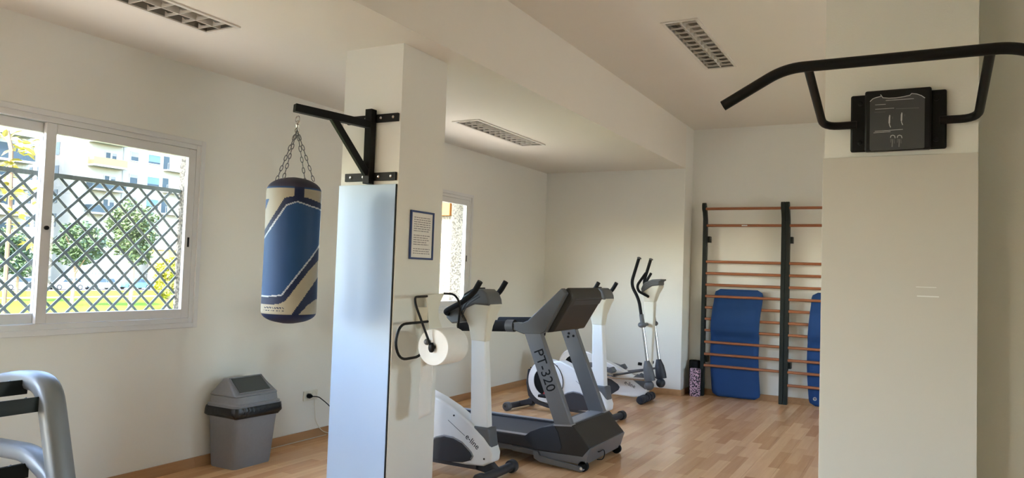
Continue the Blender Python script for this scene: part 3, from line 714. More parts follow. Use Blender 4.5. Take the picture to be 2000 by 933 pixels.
hood = [(-2.765, .195), (-2.70, .245), (-2.60, .292), (-2.485, .322), (-2.34, .337), (-2.19, .185), (-2.245, .105), (-2.67, .108)]
MB().prism(hood, 'Y', T0, T1).build('motor_hood', 'umber', tm, bevel=.008)
sp = [(-2.76, .197), (-2.70, .246), (-2.60, .291), (-2.492, .318), (-2.462, .27), (-2.425, .165), (-2.44, .128), (-2.66, .115)]
for yy in (T0-.004, T1): MB().prism(sp, 'Y', yy, yy+.004).build('side_panel', 'navyp', tm)
MB().prism([(-2.186, .179), (-2.192, .183), (-2.25, .112), (-2.66, .106), (-2.86, .112), (-2.86, .075), (-2.30, .052), (-2.225, .052)], 'Y', T0-.002, T1+.002).build('front_frame', 'silver', tm, bevel=.003)
MB().box(-2.475, -2.37, T0+.075, T1-.075, .328, .342).build('top_trim', 'silverlt', tm, bevel=.002)
post = [(-2.789, 1.03), (-2.645, 1.03), (-2.352, .333), (-2.488, .316)]
for k, (a, b) in enumerate(((T0+.002, T0+.068), (T1-.068, T1-.002))):
    p_ = MB().prism(post, 'Y', a, b).build('upright', 'silver', tm, bevel=.004)
    MB().prism([(-2.50, .316), (-2.345, .33), (-2.345, .342), (-2.50, .328)], 'Y', a-.006, b+.006).build('collar', 'silverlt', p_)
    if k == 1:
        for q in ((-2.70, .985), (-2.655, .965), (-2.705, .955)): MB().cyl((q[0], a-.004, q[1]), (q[0], a, q[1]), .011, 10).build('bolt', 'black', p_)
    else:
        ta, tb = PY(1043, 692, T0), PY(1066, 765, T0)
        xd = Vector((.293, 0, -.70)); yd = Vector((.7, 0, .293))
        c0 = Vector((-2.694, T0-.001, .885))
        text_mesh('PT-320', 'lettering', 'black', p_, c0, xd, yd, .118)
arm = [(-2.93, 1.10), (-2.811, 1.10), (-2.76, 1.12), (-2.703, 1.173), (-2.467, 1.394), (-2.43, 1.352), (-2.60, 1.04), (-2.649, 1.017), (-2.794, 1.01), (-2.872, 1.033), (-2.935, 1.05)]
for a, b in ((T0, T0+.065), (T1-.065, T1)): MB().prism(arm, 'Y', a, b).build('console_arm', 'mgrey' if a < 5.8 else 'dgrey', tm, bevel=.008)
fa = [(-2.78, 1.09), (-2.70, 1.16), (-2.474, 1.376), (-2.49, 1.39), (-2.71, 1.185), (-2.80, 1.112)]
cons = MB().prism([(-2.70, 1.145), (-2.475, 1.375), (-2.44, 1.40), (-2.405, 1.345), (-2.40, 1.30), (-2.555, 1.04), (-2.62, 1.03)], 'Y', T0+.062, T1-.062).build('console', 'umber', tm, bevel=.012)
tag(MB().prism([(-2.66, 1.19), (-2.49, 1.363), (-2.495, 1.369), (-2.665, 1.196)], 'Y', T0+.13, T1-.13).build('display', 'black', cons), 'dark display')
MB().prism([(-2.412, 1.315), (-2.395, 1.31), (-2.425, 1.255), (-2.44, 1.262)], 'Y', T0+.13, T1-.06).build('rear_lip', 'dgrey', cons, bevel=.004)
for y in (T0+.033, T1-.033):
    MB().cyl((-3.42, y, 1.04), (-2.90, y, 1.068), .047, 16).build('hand_grip', 'rubber', tm, smooth=True)
    MB().cyl((-2.96, y, 1.066), (-2.89, y, 1.069), .050, 16).build('grip_collar', 'mgrey', tm, smooth=True)
for y, s in ((T0-.03, -1), (T1-.01, 1)):
    lv = MB().prism([(-2.66, .105), (-2.62, .108), (-2.60, .075), (-2.25, .04), (-2.225, .02), (-2.25, .002), (-2.60, .028), (-2.65, .05)], 'Y', y, y+.028).build('foot_lever', 'silver', tm, bevel=.004)
    MB().cyl((-2.245, y+(.028 if s < 0 else -.03), .04), (-2.245, y+(.06 if s < 0 else 0), .04), .04, 20).build('transport_wheel', 'rubber', lv, smooth=True)
    MB().cyl((-2.245, y-.003, .03), (-2.245, y+.03, .03), .012, 10).build('wheel_pin', 'steel', lv, smooth=True)
q0 = Vector((-2.212, 5.60, .12))
MB().tube(fillet([q0, q0+Vector((.02, .0, -.0)), q0+Vector((.03, .07, .01)), q0+Vector((.03, .10, -.03)), q0+Vector((.03, .06, -.07)), q0+Vector((.005, .0, -.06))], .03), .004, 6).build('power_lead', 'black', tm, smooth=True)
# ================================================================== EXERCISE BIKE (local x forward)
def side_disc(mb, cx, cz, r0, r1, y, th, n=36):
    """ring (r0 inner) standing on a side plane"""
    return mb.lathe([(max(r0, .001), 0), (max(r0, .001), th), (r1-.004, th), (r1, 0)], (cx, y, cz), (0, -1 if th > 0 else -1, 0), n)
def make_bike(loc, label):
    ox, oy = -3.30, 0
    t = thing('exercise_bike', label, 'exercise bike', (0, 0, 0), 'white upright exercise bikes')
    def X(v): return v-ox      # profile was read in room X; local origin at ox
    C = (-3.49, .345); R0 = .232
    out = [(C[0]+R0*math.cos(a), C[1]+R0*math.sin(a)) for a in [R_(q) for q in range(70, 271, 12)]]
    out += [(-3.40, .10), (-3.2, .085), (-2.95, .085), (-2.80, .095), (-2.73, .13), (-2.725, .19), (-2.745, .24), (-2.80, .30), (-2.93, .40), (-3.075, .485), (-3.20, .54), (-3.317, .58)]
    out = [(X(a), b) for a, b in out]
    MB().prism(out, 'Y', -.065, .065).build('body_shell', 'white', t, bevel=.014, bseg=3)
    MB().prism([(X(a), b) for a, b in [(-3.73, .36), (-3.72, .45), (-3.735, .45), (-3.755, .30), (-3.72, .16), (-3.62, .085), (-3.45, .06), (-2.86, .06), (-2.86, .095), (-3.42, .10), (-3.56, .12), (-3.66, .19)]], 'Y', -.058, .058).build('base_trim', 'dgrey', t, bevel=.006)
    for s in (-1, 1):
        rg = MB().lathe([(.150, 0), (.150, .012), (.222, .012), (.228, 0)], (X(C[0]), s*.064, C[1]), (0, s, 0), 40).build('wheel_ring', 'white', t, smooth=True)
        MB().lathe([(.222, .0), (.2235, .0135), (.2255, .0135), (.227, 0)], (X(C[0]), s*.064, C[1]), (0, s, 0), 40).build('ring_seam', 'blackp', rg, smooth=True)
        MB().lathe([(.001, 0), (.001, .006), (.149, .006), (.150, 0)], (X(C[0]), s*.064, C[1]), (0, s, 0), 40).build('crank_disc', 'black', t, smooth=True)
        tear = [(-3.275, .205), (-3.21, .245), (-3.139, .266), (-3.06, .262), (-2.98, .235), (-2.90, .175), (-2.885, .15), (-2.90, .125), (-2.97, .10), (-3.08, .088), (-3.20, .088), (-3.29, .10)]
        pn = MB().prism([(X(a), b) for a, b in tear], 'Y', s*.062, s*.070).build('dark_panel', 'dgrey', t, bevel=.003)
        arc = [(X(a), s*.067, b+.008) for a, b in tear[:8]]
        MB().tube(arc, .006, 6).build('panel_rim', 'silverlt', pn, smooth=True)
        MB().tube([(X(-3.11), s*.066, .39), (X(-2.96), s*.066, .295)], .002, 5).build('pinstripe', 'ink', t)
        for q in ((-3.06, .43), (-3.35, .52), (-3.69, .47), (-2.79, .15)): MB().cyl((X(q[0]), s*.064, q[1]), (X(q[0]), s*.068, q[1]), .007, 8).build('screw', 'blackp', t)
        # crank and pedal
        kx, kz = (-3.455, .20) if s < 0 else (-3.53, .49)
        MB().sweep([(X(C[0]), s*.085, C[1]), (X(kx), s*.09, kz)], [(-.012, -.006), (.012, -.006), (.012, .006), (-.012, .006)]).build('crank', 'mgrey', t, bevel=.002)
        MB().box(X(kx)-.05, X(kx)+.05, *sorted((s*.10, s*.19)), kz-.014, kz+.014).build('pedal', 'blackp', t, bevel=.006)
        if s < 0: MB().ball((X(-3.475), -.088, .215), .03, 10, (.8, .5, 1.1)).build('pedal_strap', 'red', t, smooth=True)
    text_mesh('e-line', 'lettering', 'blackp', t, (X(-2.958)+0, -.066, .283), (.70, 0, -.50), (.5, 0, .7), .060)
    def loft(name, secs, m, bev=.012):
        rs = [[(X(a), -h, z), (X(b), -h, z), (X(b), h, z), (X(a), h, z)] for z, a, b, h in secs]
        return MB().rings(rs).build(name, m, t, bevel=bev, bseg=3)
    loft('mast_foot', [(.17, -2.82, -2.735, .050), (.25, -2.90, -2.745, .058), (.37, -2.965, -2.765, .060)], 'mgrey')
    loft('mast', [(.36, -2.935, -2.785, .036), (.7, -2.945, -2.81, .034), (1.0, -2.955, -2.835, .034)], 'white', .010)
    loft('mast_head', [(.985, -2.955, -2.83, .036), (1.10, -2.975, -2.815, .050), (1.20, -3.02, -2.79, .080), (1.265, -2.99, -2.76, .090)], 'cream', .012)
    # ribbed console
    def band(o): return [(-3.045+o*.6, 1.185-o*.2), (-3.04+o*.5, 1.245), (-2.995+o*.5, 1.315), (-2.90+o*.35, 1.372), (-2.84, 1.372-o*.4), (-2.80, 1.345-o*.4), (-2.778, 1.30-o*.5), (-2.77, 1.255-o*.1), (-2.90, 1.26-o), (-2.98+o*.3, 1.225-o*.8)]
    cs = MB().prism([(X(a), b) for a, b in band(0)], 'Y', -.10, .10).build('console', 'mgrey', t, bevel=.012)
    for k in range(4):
        y = .104+.0; o = .012+.018*k
        pts = [(X(a+o*.75), b-o*.8) for a, b in band(0)[0:4]]
        for s in (-1, 1): MB().tube(fillet([(p[0], s*.101, p[1]) for p in pts], .03, 3), .0035, 5).build('console_rib', 'dgrey', cs, smooth=True)
    MB().prism([(X(-3.035), 1.255), (X(-2.99), 1.325), (X(-2.91), 1.375), (X(-2.915), 1.382), (X(-3.0), 1.335), (X(-3.045), 1.26)], 'Y', -.075, .075).build('display', 'black', cs)
    hb = []
    for s in (-1, 1):
        pth = [(X(-2.80), s*.19, 1.43), (X(-2.855), s*.19, 1.34), (X(-2.95), s*.185, 1.275), (X(-3.11), s*.17, 1.195), (X(-3.10), s*.09, 1.175), (X(-3.0), 0, 1.16)]
        MB().tube(fillet(pth, .05), .0205, 12).build('handlebar', 'rubber', t, smooth=True)
    MB().prism([(X(-3.125), 1.215), (X(-3.03), 1.235), (X(-2.98), 1.13), (X(-3.07), 1.11), (X(-3.12), 1.15)], 'Y', -.13, .13).build('handlebar_clamp', 'mgrey', t, bevel=.01)
    # seat
    MB().tube([(X(-3.60), 0, .50), (X(-3.645), 0, .66)], .034, 14).build('seat_sleeve', 'white', t, smooth=True)
    MB().tube([(X(-3.64), 0, .64), (X(-3.69), 0, .84)], .024, 14).build('seat_post', 'silverlt', t, smooth=True)
    sd = MB(); rs = []
    for u, hwid, zt__ in ((-.13, .07, .90), (-.11, .11, .915), (-.04, .115, .905), (.03, .07, .895), (.10, .032, .895), (.135, .02, .88)):
        rs.append([(X(-3.70)+u, hwid*math.cos(q), (zt__-.03)+.03*math.sin(q)) for q in [2*math.pi*j/14 for j in range(14)]])
    sd.rings(rs).build('saddle', 'black', t, smooth=True, ang=60)
    for xx, capm in ((-3.87, 'mgrey'), (-2.72, 'dgrey')):
        MB().cyl((X(xx), -.22, .048), (X(xx), .22, .048), .033, 16).build('stabiliser', 'dgrey', t, smooth=True)
        for s in (-1, 1):
            MB().lathe([(.036, 0), (.047, .004), (.048, .05), (.04, .062), (.015, .062), (.012, .052)], (X(xx), s*.205, .048), (0, s, 0), 18).build('end_cap', capm, t, smooth=True)
    MB().prism([(X(-3.92), .03), (X(-3.68), .07), (X(-3.68), .14), (X(-3.90), .07)], 'Y', -.03, .03).build('rear_beam', 'dgrey', t, bevel=.004)
    MB().prism([(X(-2.90), .055), (X(-2.70), .03), (X(-2.70), .07), (X(-2.76), .12), (X(-2.90), .12)], 'Y', -.03, .03).build('front_beam', 'dgrey', t, bevel=.004)
    t.location = loc; return t
bike = make_bike((-3.33, 7.42, 0), 'white exercise bike behind the treadmill uprights')
bike.rotation_euler.z = R_(-8)
bk1 = copy_tree(bike, (-3.26, 4.83, 0), 0); bk1['label'] = 'white exercise bike between the column and the treadmill'
# ================================================================== ELLIPTICAL
el = thing('elliptical_trainer', 'white elliptical trainer with black swing arms by the alcove end wall', 'elliptical trainer', (-3.2, 8.82, 0))
YE = 8.82
C = (-3.80, .36); R0 = .215
out = [(C[0]+R0*math.cos(a), C[1]+R0*math.sin(a)) for a in [R_(q) for q in range(60, 266, 12)]]
out += [(-3.7, .075), (-3.0, .05), (-2.90, .07), (-2.845, .13), (-2.85, .20), (-3.04, .30), (-3.25, .40), (-3.5, .50), (-3.62, .55)]
MB().prism(out, 'Y', YE-.065, YE+.065).build('body_shell', 'white', el, bevel=.014, bseg=3)
for s in (-1, 1):
    pn = MB().prism([(-3.50, .06), (-3.30, .05), (-3.20, .12), (-3.185, .155), (-3.21, .19), (-3.30, .24), (-3.42, .265), (-3.52, .25)], 'Y', YE+s*.060, YE+s*.070).build('dark_panel', 'dgrey', el, bevel=.003)
    MB().prism([(-3.04, .272), (-2.96, .335), (-2.85, .29), (-2.80, .20), (-2.86, .16)], 'Y', YE+s*.055, YE+s*.075).build('front_panel', 'mgrey', el, bevel=.004)
    MB().lathe([(.13, 0), (.13, .012), (.198, .012), (.204, 0)], (C[0], YE+s*.064, C[1]), (0, s, 0), 36).build('wheel_ring', 'white', el, smooth=True)
    dk = MB().lathe([(.001, 0), (.001, .006), (.129, .006), (.13, 0)], (C[0], YE+s*.064, C[1]), (0, s, 0), 36).build('crank_disc', 'black', el, smooth=True)
    for a in range(5):
        q = a*1.2566+.3; MB().sweep([(C[0]+.02*math.cos(q), YE+s*.072, C[1]+.02*math.sin(q)), (C[0]+.12*math.cos(q), YE+s*.072, C[1]+.12*math.sin(q))], [(-.006, -.002), (.006, -.002), (.006, .002), (-.006, .002)]).build('spoke', 'silverlt', dk)
    yy = YE-.225 if s < 0 else YE+.225
    # swing arm
    MB().tube(fillet([(-2.93, yy, 1.72), (-3.02, yy, 1.41), (-2.915, yy, 1.23), (-2.876, yy, 1.01)], .08, 6), .019, 12).build('swing_handle', 'rubber', el, smooth=True)
    MB().lathe([(.019, 0), (.026, .004), (.026, .014), (.012, .022)], (-2.928, yy, 1.715), (.28, 0, .96), 12).build('handle_cap', 'mgrey', el, smooth=True)
    MB().tube([(-2.882, yy, 1.06), (-2.862, yy, .94)], .026, 12).build('arm_sleeve', 'mgrey', el, smooth=True)
    MB().ball((-2.868, yy, .935), .045, 14, (1.2, .8, .8)).build('pivot_cover', 'mgrey', el, smooth=True)
    MB().cyl((-2.868, yy, .935), (-2.868, YE+s*.02, .935), .02, 12).build('pivot_axle', 'mgrey', el, smooth=True)
    dz = 0 if s < 0 else -.02
    MB().tube([(-2.862, yy, .94), (-2.785, yy, .46+dz)], .017, 12).build('lower_arm', 'steel', el, smooth=True)
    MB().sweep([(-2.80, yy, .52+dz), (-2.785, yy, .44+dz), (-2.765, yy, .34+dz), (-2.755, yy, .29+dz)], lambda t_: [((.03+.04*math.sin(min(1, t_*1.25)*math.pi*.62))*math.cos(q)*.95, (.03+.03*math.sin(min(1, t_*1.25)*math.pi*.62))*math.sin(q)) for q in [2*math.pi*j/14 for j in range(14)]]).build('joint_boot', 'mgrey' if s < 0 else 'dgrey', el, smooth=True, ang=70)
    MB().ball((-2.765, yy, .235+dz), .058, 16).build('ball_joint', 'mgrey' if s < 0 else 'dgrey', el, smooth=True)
    MB().cyl((-2.86, yy, .475+dz), (-2.90, yy-.02, .48+dz), .018, 10).build('adjust_knob', 'black', el, smooth=True)
    MB().tube([(-2.80, yy, .30+dz), (-3.22, yy-s*.03, .285), (-3.72, yy-s*.04, .34)], .016, 10).build('link_bar', 'steel', el, smooth=True)
    MB().tube([(-2.82, yy, .41+dz), (-3.22, yy-s*.03, .31)], .013, 10).build('link_bar', 'darksteel', el, smooth=True)
    MB().prism([(-3.56, .40), (-3.22, .335), (-3.20, .36), (-3.24, .41), (-3.27, .385), (-3.55, .435)], 'Y', yy-s*.03-.065, yy-s*.03+.065).build('foot_plate', 'mgrey', el, bevel=.008)
def lofte(name, secs, m, bev=.01):
    return MB().rings([[(a, YE-h, z), (b, YE-h, z), (b, YE+h, z), (a, YE+h, z)] for z, a, b, h in secs]).build(name, m, el, bevel=bev, bseg=3)
lofte('mast', [(.18, -2.875, -2.815, .030), (.5, -2.872, -2.805, .034), (.95, -2.895, -2.79, .042), (1.21, -2.915, -2.785, .048)], 'cream')
lofte('mast_head', [(1.205, -2.915, -2.782, .05), (1.30, -2.92, -2.755, .07), (1.385, -2.90, -2.715, .10), (1.41, -2.84, -2.71, .10)], 'cream', .012)
cs = MB().prism([(-2.925, 1.315), (-2.935, 1.36), (-2.90, 1.435), (-2.80, 1.475), (-2.69, 1.485), (-2.69, 1.465), (-2.715, 1.455), (-2.715, 1.41), (-2.80, 1.395)], 'Y', YE-.11, YE+.11).build('console', 'mgrey', el, bevel=.008)
for k in range(3):
    o = .012+.02*k
    for s in (-1, 1): MB().tube([(-2.925+o*.3, YE+s*.112, 1.36-o*.9), (-2.89+o*.3, YE+s*.112, 1.425-o), (-2.80, YE+s*.112, 1.462-o), (-2.72, YE+s*.112, 1.47-o)], .003, 5).build('console_rib', 'dgrey', cs, smooth=True)
for s in (-1, 1):
    MB().tube(fillet([(-2.88, YE+s*.10, 1.55), (-2.975, YE+s*.13, 1.40), (-2.96, YE+s*.13, 1.33), (-2.85, YE+s*.06, 1.265)], .05), .016, 12).build('fixed_handle', 'rubber', el, smooth=True)
for xx, lm_ in ((-2.87, 'dgrey'), (-3.98, 'dgrey')):
    ft = MB().cyl((xx, YE-.24, .052), (xx, YE+.24, .052), .042, 18).build('stabiliser', lm_, el, smooth=True)
    for k in range(5): MB().lathe([(.042, -.02), (.050, -.016), (.050, .016), (.042, .02)], (xx, YE-.2+k*.1, .052), (0, 1, 0), 18).build('foot_sleeve', 'dgrey', ft, smooth=True)
    for s in (-1, 1): MB().cyl((xx, YE+s*.24, .052), (xx, YE+s*.247, .052), .036, 18).build('end_cap', 'navyp', ft, smooth=True)
MB().box(-2.90, -2.85, YE-.035, YE+.035, .05, .13).build('front_bracket', 'dgrey', el)
MB().box(-3.98, -3.75, YE-.03, YE+.03, .05, .12).build('rear_bracket', 'dgrey', el)
text_mesh('e-line', 'lettering', 'blackp', el, (-3.13, YE-.0665, .205), (.9, 0, -.30), (.3, 0, .9), .065)
# ================================================================== WALL BARS, MATS, ROLLERS
RZ = [2.408, 2.196, 1.728, 1.578, 1.430, 1.283, 1.137, .99, .845, .695, .54, .395, .235]
def wall_bars(x0, x1, zs, label):
    t = thing('wall_bars', label, 'wall bars', ((x0+x1)/2, 9.85, 0), 'wooden wall bars on the end wall')
    for x in (x0, x1):
        p = MB().prism([(9.765, 0), (9.765, 2.28), (9.735, 2.36), (9.70, 2.40), (9.69, 2.455), (9.705, 2.485), (9.745, 2.485), (9.80, 2.40), (9.845, 2.27), (9.845, 0)], 'X', x-.024, x+.024).build('upright', 'greenblk', t, bevel=.004)
        for z in (2.02, .47): MB().box(x-.018, x+.05 if x == x0 else x+.018, 9.846, YW, z-.04, z+.04).build('wall_bracket', 'greenblk', p)
    for k, z in enumerate(zs):
        y = 9.725 if k < 1 else 9.785 if k == 1 else 9.79
        r_ = .022
        MB().sweep([(x0+.024, y, z), (x1-.024, y, z)], [(r_*math.cos(q)*.8, r_*math.sin(q)) for q in [2*math.pi*j/12 for j in range(12)]]).build('rung', 'rung', t, smooth=True, ang=60)
    if x0 < -2: tag(MB().box(-1.98, -1.91, 9.762, 9.767, 2.189, 2.203).build('maker_label', 'white', t))
wall_bars(-2.448, -1.476, RZ[:12], 'wall bars unit beside the return wall with a wide blue mat')
wall_bars(-1.425, -.45, RZ, 'wall bars unit half hidden by the pillar')
def mat_sheet(name, x0, x1, h, label, eyelet=False):
    t = thing(name, label, 'exercise mat', ((x0+x1)/2, 9.8, 0), 'blue exercise mats in the wall bars')
    ny, nx = 40, 8; v = []; f = []
    def off(z):
        k = [(0, 9.835), (.30, 9.835), (.62, 9.832), (.76, 9.825), (.87, 9.755), (.99, 9.735), (1.12, 9.75), (1.22, 9.80), (1.30, 9.83), (1.5, 9.835)]
        for (a, b), (c, d) in zip(k, k[1:]):
            if a <= z <= c: u = (z-a)/(c-a); u = u*u*(3-2*u); return b+(d-b)*u
        return 9.8
    rc = .07
    for j in range(ny+1):
        z = .012+h*j/ny; ins = 0
        for e in (j/ny*h, h-j/ny*h):
            if e < rc: ins = max(ins, rc-math.sqrt(max(0, rc*rc-(rc-e)**2)))
        sw = .022*math.sin((z-.15)/h*5.2)
        for i in range(nx+1): v.append((x0+ins+(x1-x0-2*ins)*i/nx-sw, off(z), z))
    for j in range(ny):
        for i in range(nx): a = j*(nx+1)+i; f.append((a, a+1, a+nx+2, a+nx+1))
    o = MB().add(v, f).build('foam_sheet', 'bluemat', t, smooth=True, ang=60); md = o.modifiers.new('thick', 'SOLIDIFY'); md.thickness = .012; md.offset = 0
    if eyelet: MB().lathe([(.012, 0), (.012, .004), (.022, .004), (.022, 0)], (x0+.075, 9.828, .10), (0, -1, 0), 16).build('eyelet', 'silverlt', t, smooth=True)
mat_sheet('exercise_mat', -2.335, -1.735, 1.37, 'blue foam mat woven through the wall bars beside the foam rollers')
mat_sheet('exercise_mat', -1.165, -.565, 1.37, 'blue foam mat with an eyelet half hidden by the pillar', True)
fr = thing('foam_roller', 'pink and black speckled foam roller standing below the wall bars', 'foam roller', (-2.512, 9.70, 0))
MB().lathe([(.03, .02), (.03, .35), (.062, .352), (.068, .346), (.068, .006), (.062, 0), (.03, 0)], (-2.512, 9.70, 0), seg=28).build('roller_body', 'roller', fr, smooth=True)
fr2 = thing('foam_roller', 'plain black foam roller behind the speckled roller', 'foam roller', (-2.56, 9.835, 0))
MB().lathe([(.03, .02), (.03, .44), (.064, .442), (.07, .436), (.07, .006), (.064, 0), (.03, 0)], (-2.56, 9.838, 0), seg=28).build('roller_body', 'rubber', fr2, smooth=True)
# ================================================================== TRASH BIN
def rrect(x0, x1, y0, y1, r, z, n=5):
    o = []
    for cx, cy, a0 in ((x1-r, y1-r, 0), (x0+r, y1-r, 90), (x0+r, y0+r, 180), (x1-r, y0+r, 270)):
        for k in range(n+1): a = R_(a0+90*k/n); o.append((cx+r*math.cos(a), cy+r*math.sin(a), z))
    return o
bn = thing('trash_bin', 'grey plastic swing lid bin with black liner against the window wall', 'trash bin', (-4.48, 4.1, 0))
bx0, bx1, by0, by1 = -4.615, -4.35, 3.92, 4.28
zr = .455
MB().rings([rrect(bx0+.006, bx1-.006, by0+.006, by1-.006, .03, 0), rrect(bx0, bx1, by0, by1, .035, .012), rrect(bx0-.012, bx1+.032, by0-.035, by1+.035, .045, zr)]).build('bin_body', 'binp', bn, smooth=True, ang=30)
rs = []; rnd = random.Random(2)
for z, e in ((zr-.075, .012), (zr-.06, .022), (zr-.03, .024), (zr-.004, .018)):
    r = rrect(bx0-.012, bx1+.030, by0-.034, by1+.034, .045, z)
    cx, cy = (bx0+bx1)/2, (by0+by1)/2
    rs.append([(max(XL+.004, cx+(p[0]-cx)*(1+e/.15)+rnd.uniform(-.004, .004)), cy+(p[1]-cy)*(1+e/.2)+rnd.uniform(-.004, .004), z+rnd.uniform(-.012, .012)*(z < zr-.05)) for p in r])
MB().rings(rs).build('liner', 'bag_bin', bn, smooth=True, ang=60)
ld = MB().rings([rrect(bx0-.017, bx1+.042, by0-.048, by1+.048, .05, zr-.006), rrect(bx0-.017, bx1+.042, by0-.048, by1+.048, .05, zr+.014), rrect(bx0-.010, bx1+.026, by0-.034, by1+.034, .045, zr+.022), rrect(bx0-.006, bx1+.018, by0-.028, by1+.028, .04, zr+.07)]).build('lid_rim', 'binp', bn, smooth=True, ang=30)
# hipped lid top: side gables, sloped front with the flap opening
zt0, zt1 = zr+.07, zr+.19
xa, xb, ya, yb = bx0-.006, bx1+.018, by0-.028, by1+.028; xm0, xm1 = (xa+xb)/2-.055, (xa+xb)/2+.0
v = [(xa, ya, zt0), (xb, ya, zt0), (xb, yb, zt0), (xa, yb, zt0), (xm0, ya+.045, zt1), (xm1, ya+.045, zt1), (xm1, yb-.045, zt1), (xm0, yb-.045, zt1)]
MB().add(v, [(0, 1, 5, 4), (1, 2, 6, 5), (2, 3, 7, 6), (3, 0, 4, 7), (4, 5, 6, 7), (3, 2, 1, 0)]).build('lid_dome', 'binp', bn, bevel=.012, bseg=3)
A = Vector(v[1]); Bp = Vector(v[2]); Cc = Vector(v[6]); Dd = Vector(v[5]); nn = (Bp-A).cross(Cc-A).normalized()
nn = nn if nn.x > 0 else -nn
def bl(u, w_): return (A*(1-u)+Bp*u)*(1-w_)+(Dd*(1-u)+Cc*u)*w_
fp = [bl(.13, .22)+nn*.004, bl(.87, .22)+nn*.004, bl(.93, .99)+nn*.004, bl(.07, .99)+nn*.004]
MB().add(fp+[p-nn*.012 for p in fp], [(0, 1, 2, 3), (7, 6, 5, 4), (0, 4, 5, 1), (1, 5, 6, 2), (2, 6, 7, 3), (3, 7, 4, 0)]).build('swing_flap', 'bindark', bn)
fr_ = MB(); q = [bl(.10, .17)+nn*.006, bl(.90, .17)+nn*.006, bl(.96, 1.0)+nn*.006, bl(.04, 1.0)+nn*.006]; fr_.tube(q, .006, 6, closed=True); fr_.build('flap_rim', 'binp', bn, smooth=True)
# ================================================================== SOCKET AND CABLES
sc = thing('wall_socket', 'white double socket plate on the window wall by the bin', 'socket', (XL, 5.0, .38))
MB().box(XL+.0005, XL+.010, 4.905, 5.075, .335, .42).build('plate', 'cream', sc, bevel=.003)
for y in (4.95, 5.03): MB().lathe([(.03, 0), (.03, .003), (.026, .003), (.024, .001)], (XL+.010, y, .378), (1, 0, 0), 20).build('outlet', 'cream', sc, smooth=True)
bc = thing('power_cable', 'black plug and cable running from the socket towards the column', 'cable', (XL+.03, 4.96, .37))
MB().lathe([(.020, 0), (.022, .02), (.014, .036), (.006, .05)], (XL+.014, 4.955, .378), (1, 0, 0), 14).build('plug', 'black', bc, smooth=True)
MB().tube(fillet([(XL+.06, 4.955, .378), (XL+.10, 4.99, .375), (XL+.10, 5.12, .29), (XL+.09, 5.30, .13), (XL+.08, 5.55, .012), (-4.4, 5.75, .008), (-4.15, 5.8, .008)], .1), .0045, 6).build('cord', 'black', bc, smooth=True)
wc = thing('white_cable', 'thin white cable hanging from the socket onto the floor', 'cable', (XL+.02, 5.04, .2))
MB().tube(fillet([(XL+.013, 5.03, .36), (XL+.02, 5.035, .25), (XL+.018, 5.05, .15), (XL+.03, 5.12, .05), (XL+.05, 5.25, .006), (XL+.05, 5.6, .006)], .08), .0032, 6).build('cord', 'cream', wc, smooth=True)
MB().tube([(XL+.02, 4.40, .005), (XL+.02, 4.75, .005), (XL+.018, 5.2, .005)], .003, 6).build('floor_run', 'cream', wc, smooth=True)
# ================================================================== DUMBBELL RACK
rk = thing('dumbbell_rack', 'empty grey steel dumbbell rack under the sliding window', 'rack', (-3.85, 1.55, 0))
YR = 2.2
def oval(a, b, n=14): return [(a*math.copysign(abs(math.cos(q))**.6, math.cos(q)), b*math.copysign(abs(math.sin(q))**.6, math.sin(q))) for q in [2*math.pi*j/n for j in range(n)]]
def RK(x, y, Y=YR): return PY(x, y, Y)
def end_frame(Y):
    d = Vector((0, Y-YR, 0))
    a = RK(45, 738)+d; b = RK(96, 748)+d; c = RK(119, 933)+d
    dirv = (c-b).normalized(); foot = b+dirv*((b.z-.02)/-dirv.z)
    pts = fillet([Vector((-4.30, Y, a.z-.07)), a, b, foot], .12, 8)
    MB().sweep(pts, oval(.045, .058), ref=(0, 0, 1)).build('end_frame', 'rackm', rk, smooth=True, ang=60)
    MB().sweep(fillet([Vector((-4.30, Y, a.z-.07)), Vector((-4.36, Y, a.z-.2)), Vector((-4.40, Y, .02))], .1), oval(.04, .05), ref=(1, 0, 0)).build('rear_leg', 'rackm', rk, smooth=True, ang=60)
    l0 = RK(62, 880)+d
    MB().sweep(fillet([Vector((-4.34, Y, l0.z-.03)), l0+Vector((0, 0, -.01)), RK(100, 925)+d, RK(112, 950)+d], .1), oval(.04, .05), ref=(0, 0, 1)).build('tier_arm', 'rackm', rk, smooth=True, ang=60)
    MB().box(-4.45, foot.x+.06, Y-.05, Y+.05, 0, .035).build('foot_bar', 'dgrey', rk, bevel=.008)
end_frame(YR); end_frame(.85)
def tray(p0, p1, nm):      # channel rail along Y
    for p in (p0, p1):
        MB().prism([(p.x-.028, p.z-.042), (p.x+.028, p.z-.042), (p.x+.028, p.z+.03), (p.x+.022, p.z+.03), (p.x+.022, p.z-.034), (p.x-.022, p.z-.034), (p.x-.022, p.z+.02), (p.x-.028, p.z+.02)], 'Y', .86, YR-.03).build('tray_rail', 'greenblk', rk, bevel=.002)
    for k in range(5):
        y = YR-.20-k*.25
        n = 9; up_ = []
        for p in (p0, p1):
            MB().prism([(y-.1+.2*j/n, p.z+.03-.035*math.sin(math.pi*j/n)) for j in range(n+1)]+[(y+.1, p.z-.03), (y-.1, p.z-.03)], 'X', p.x-.004, p.x+.004).build('saddle', 'mgrey', rk)
tray(RK(40, 752, YR-.05), RK(72, 785, YR-.05), 'top'); tray(RK(42, 915, YR-.05), RK(85, 950, YR-.05), 'low')
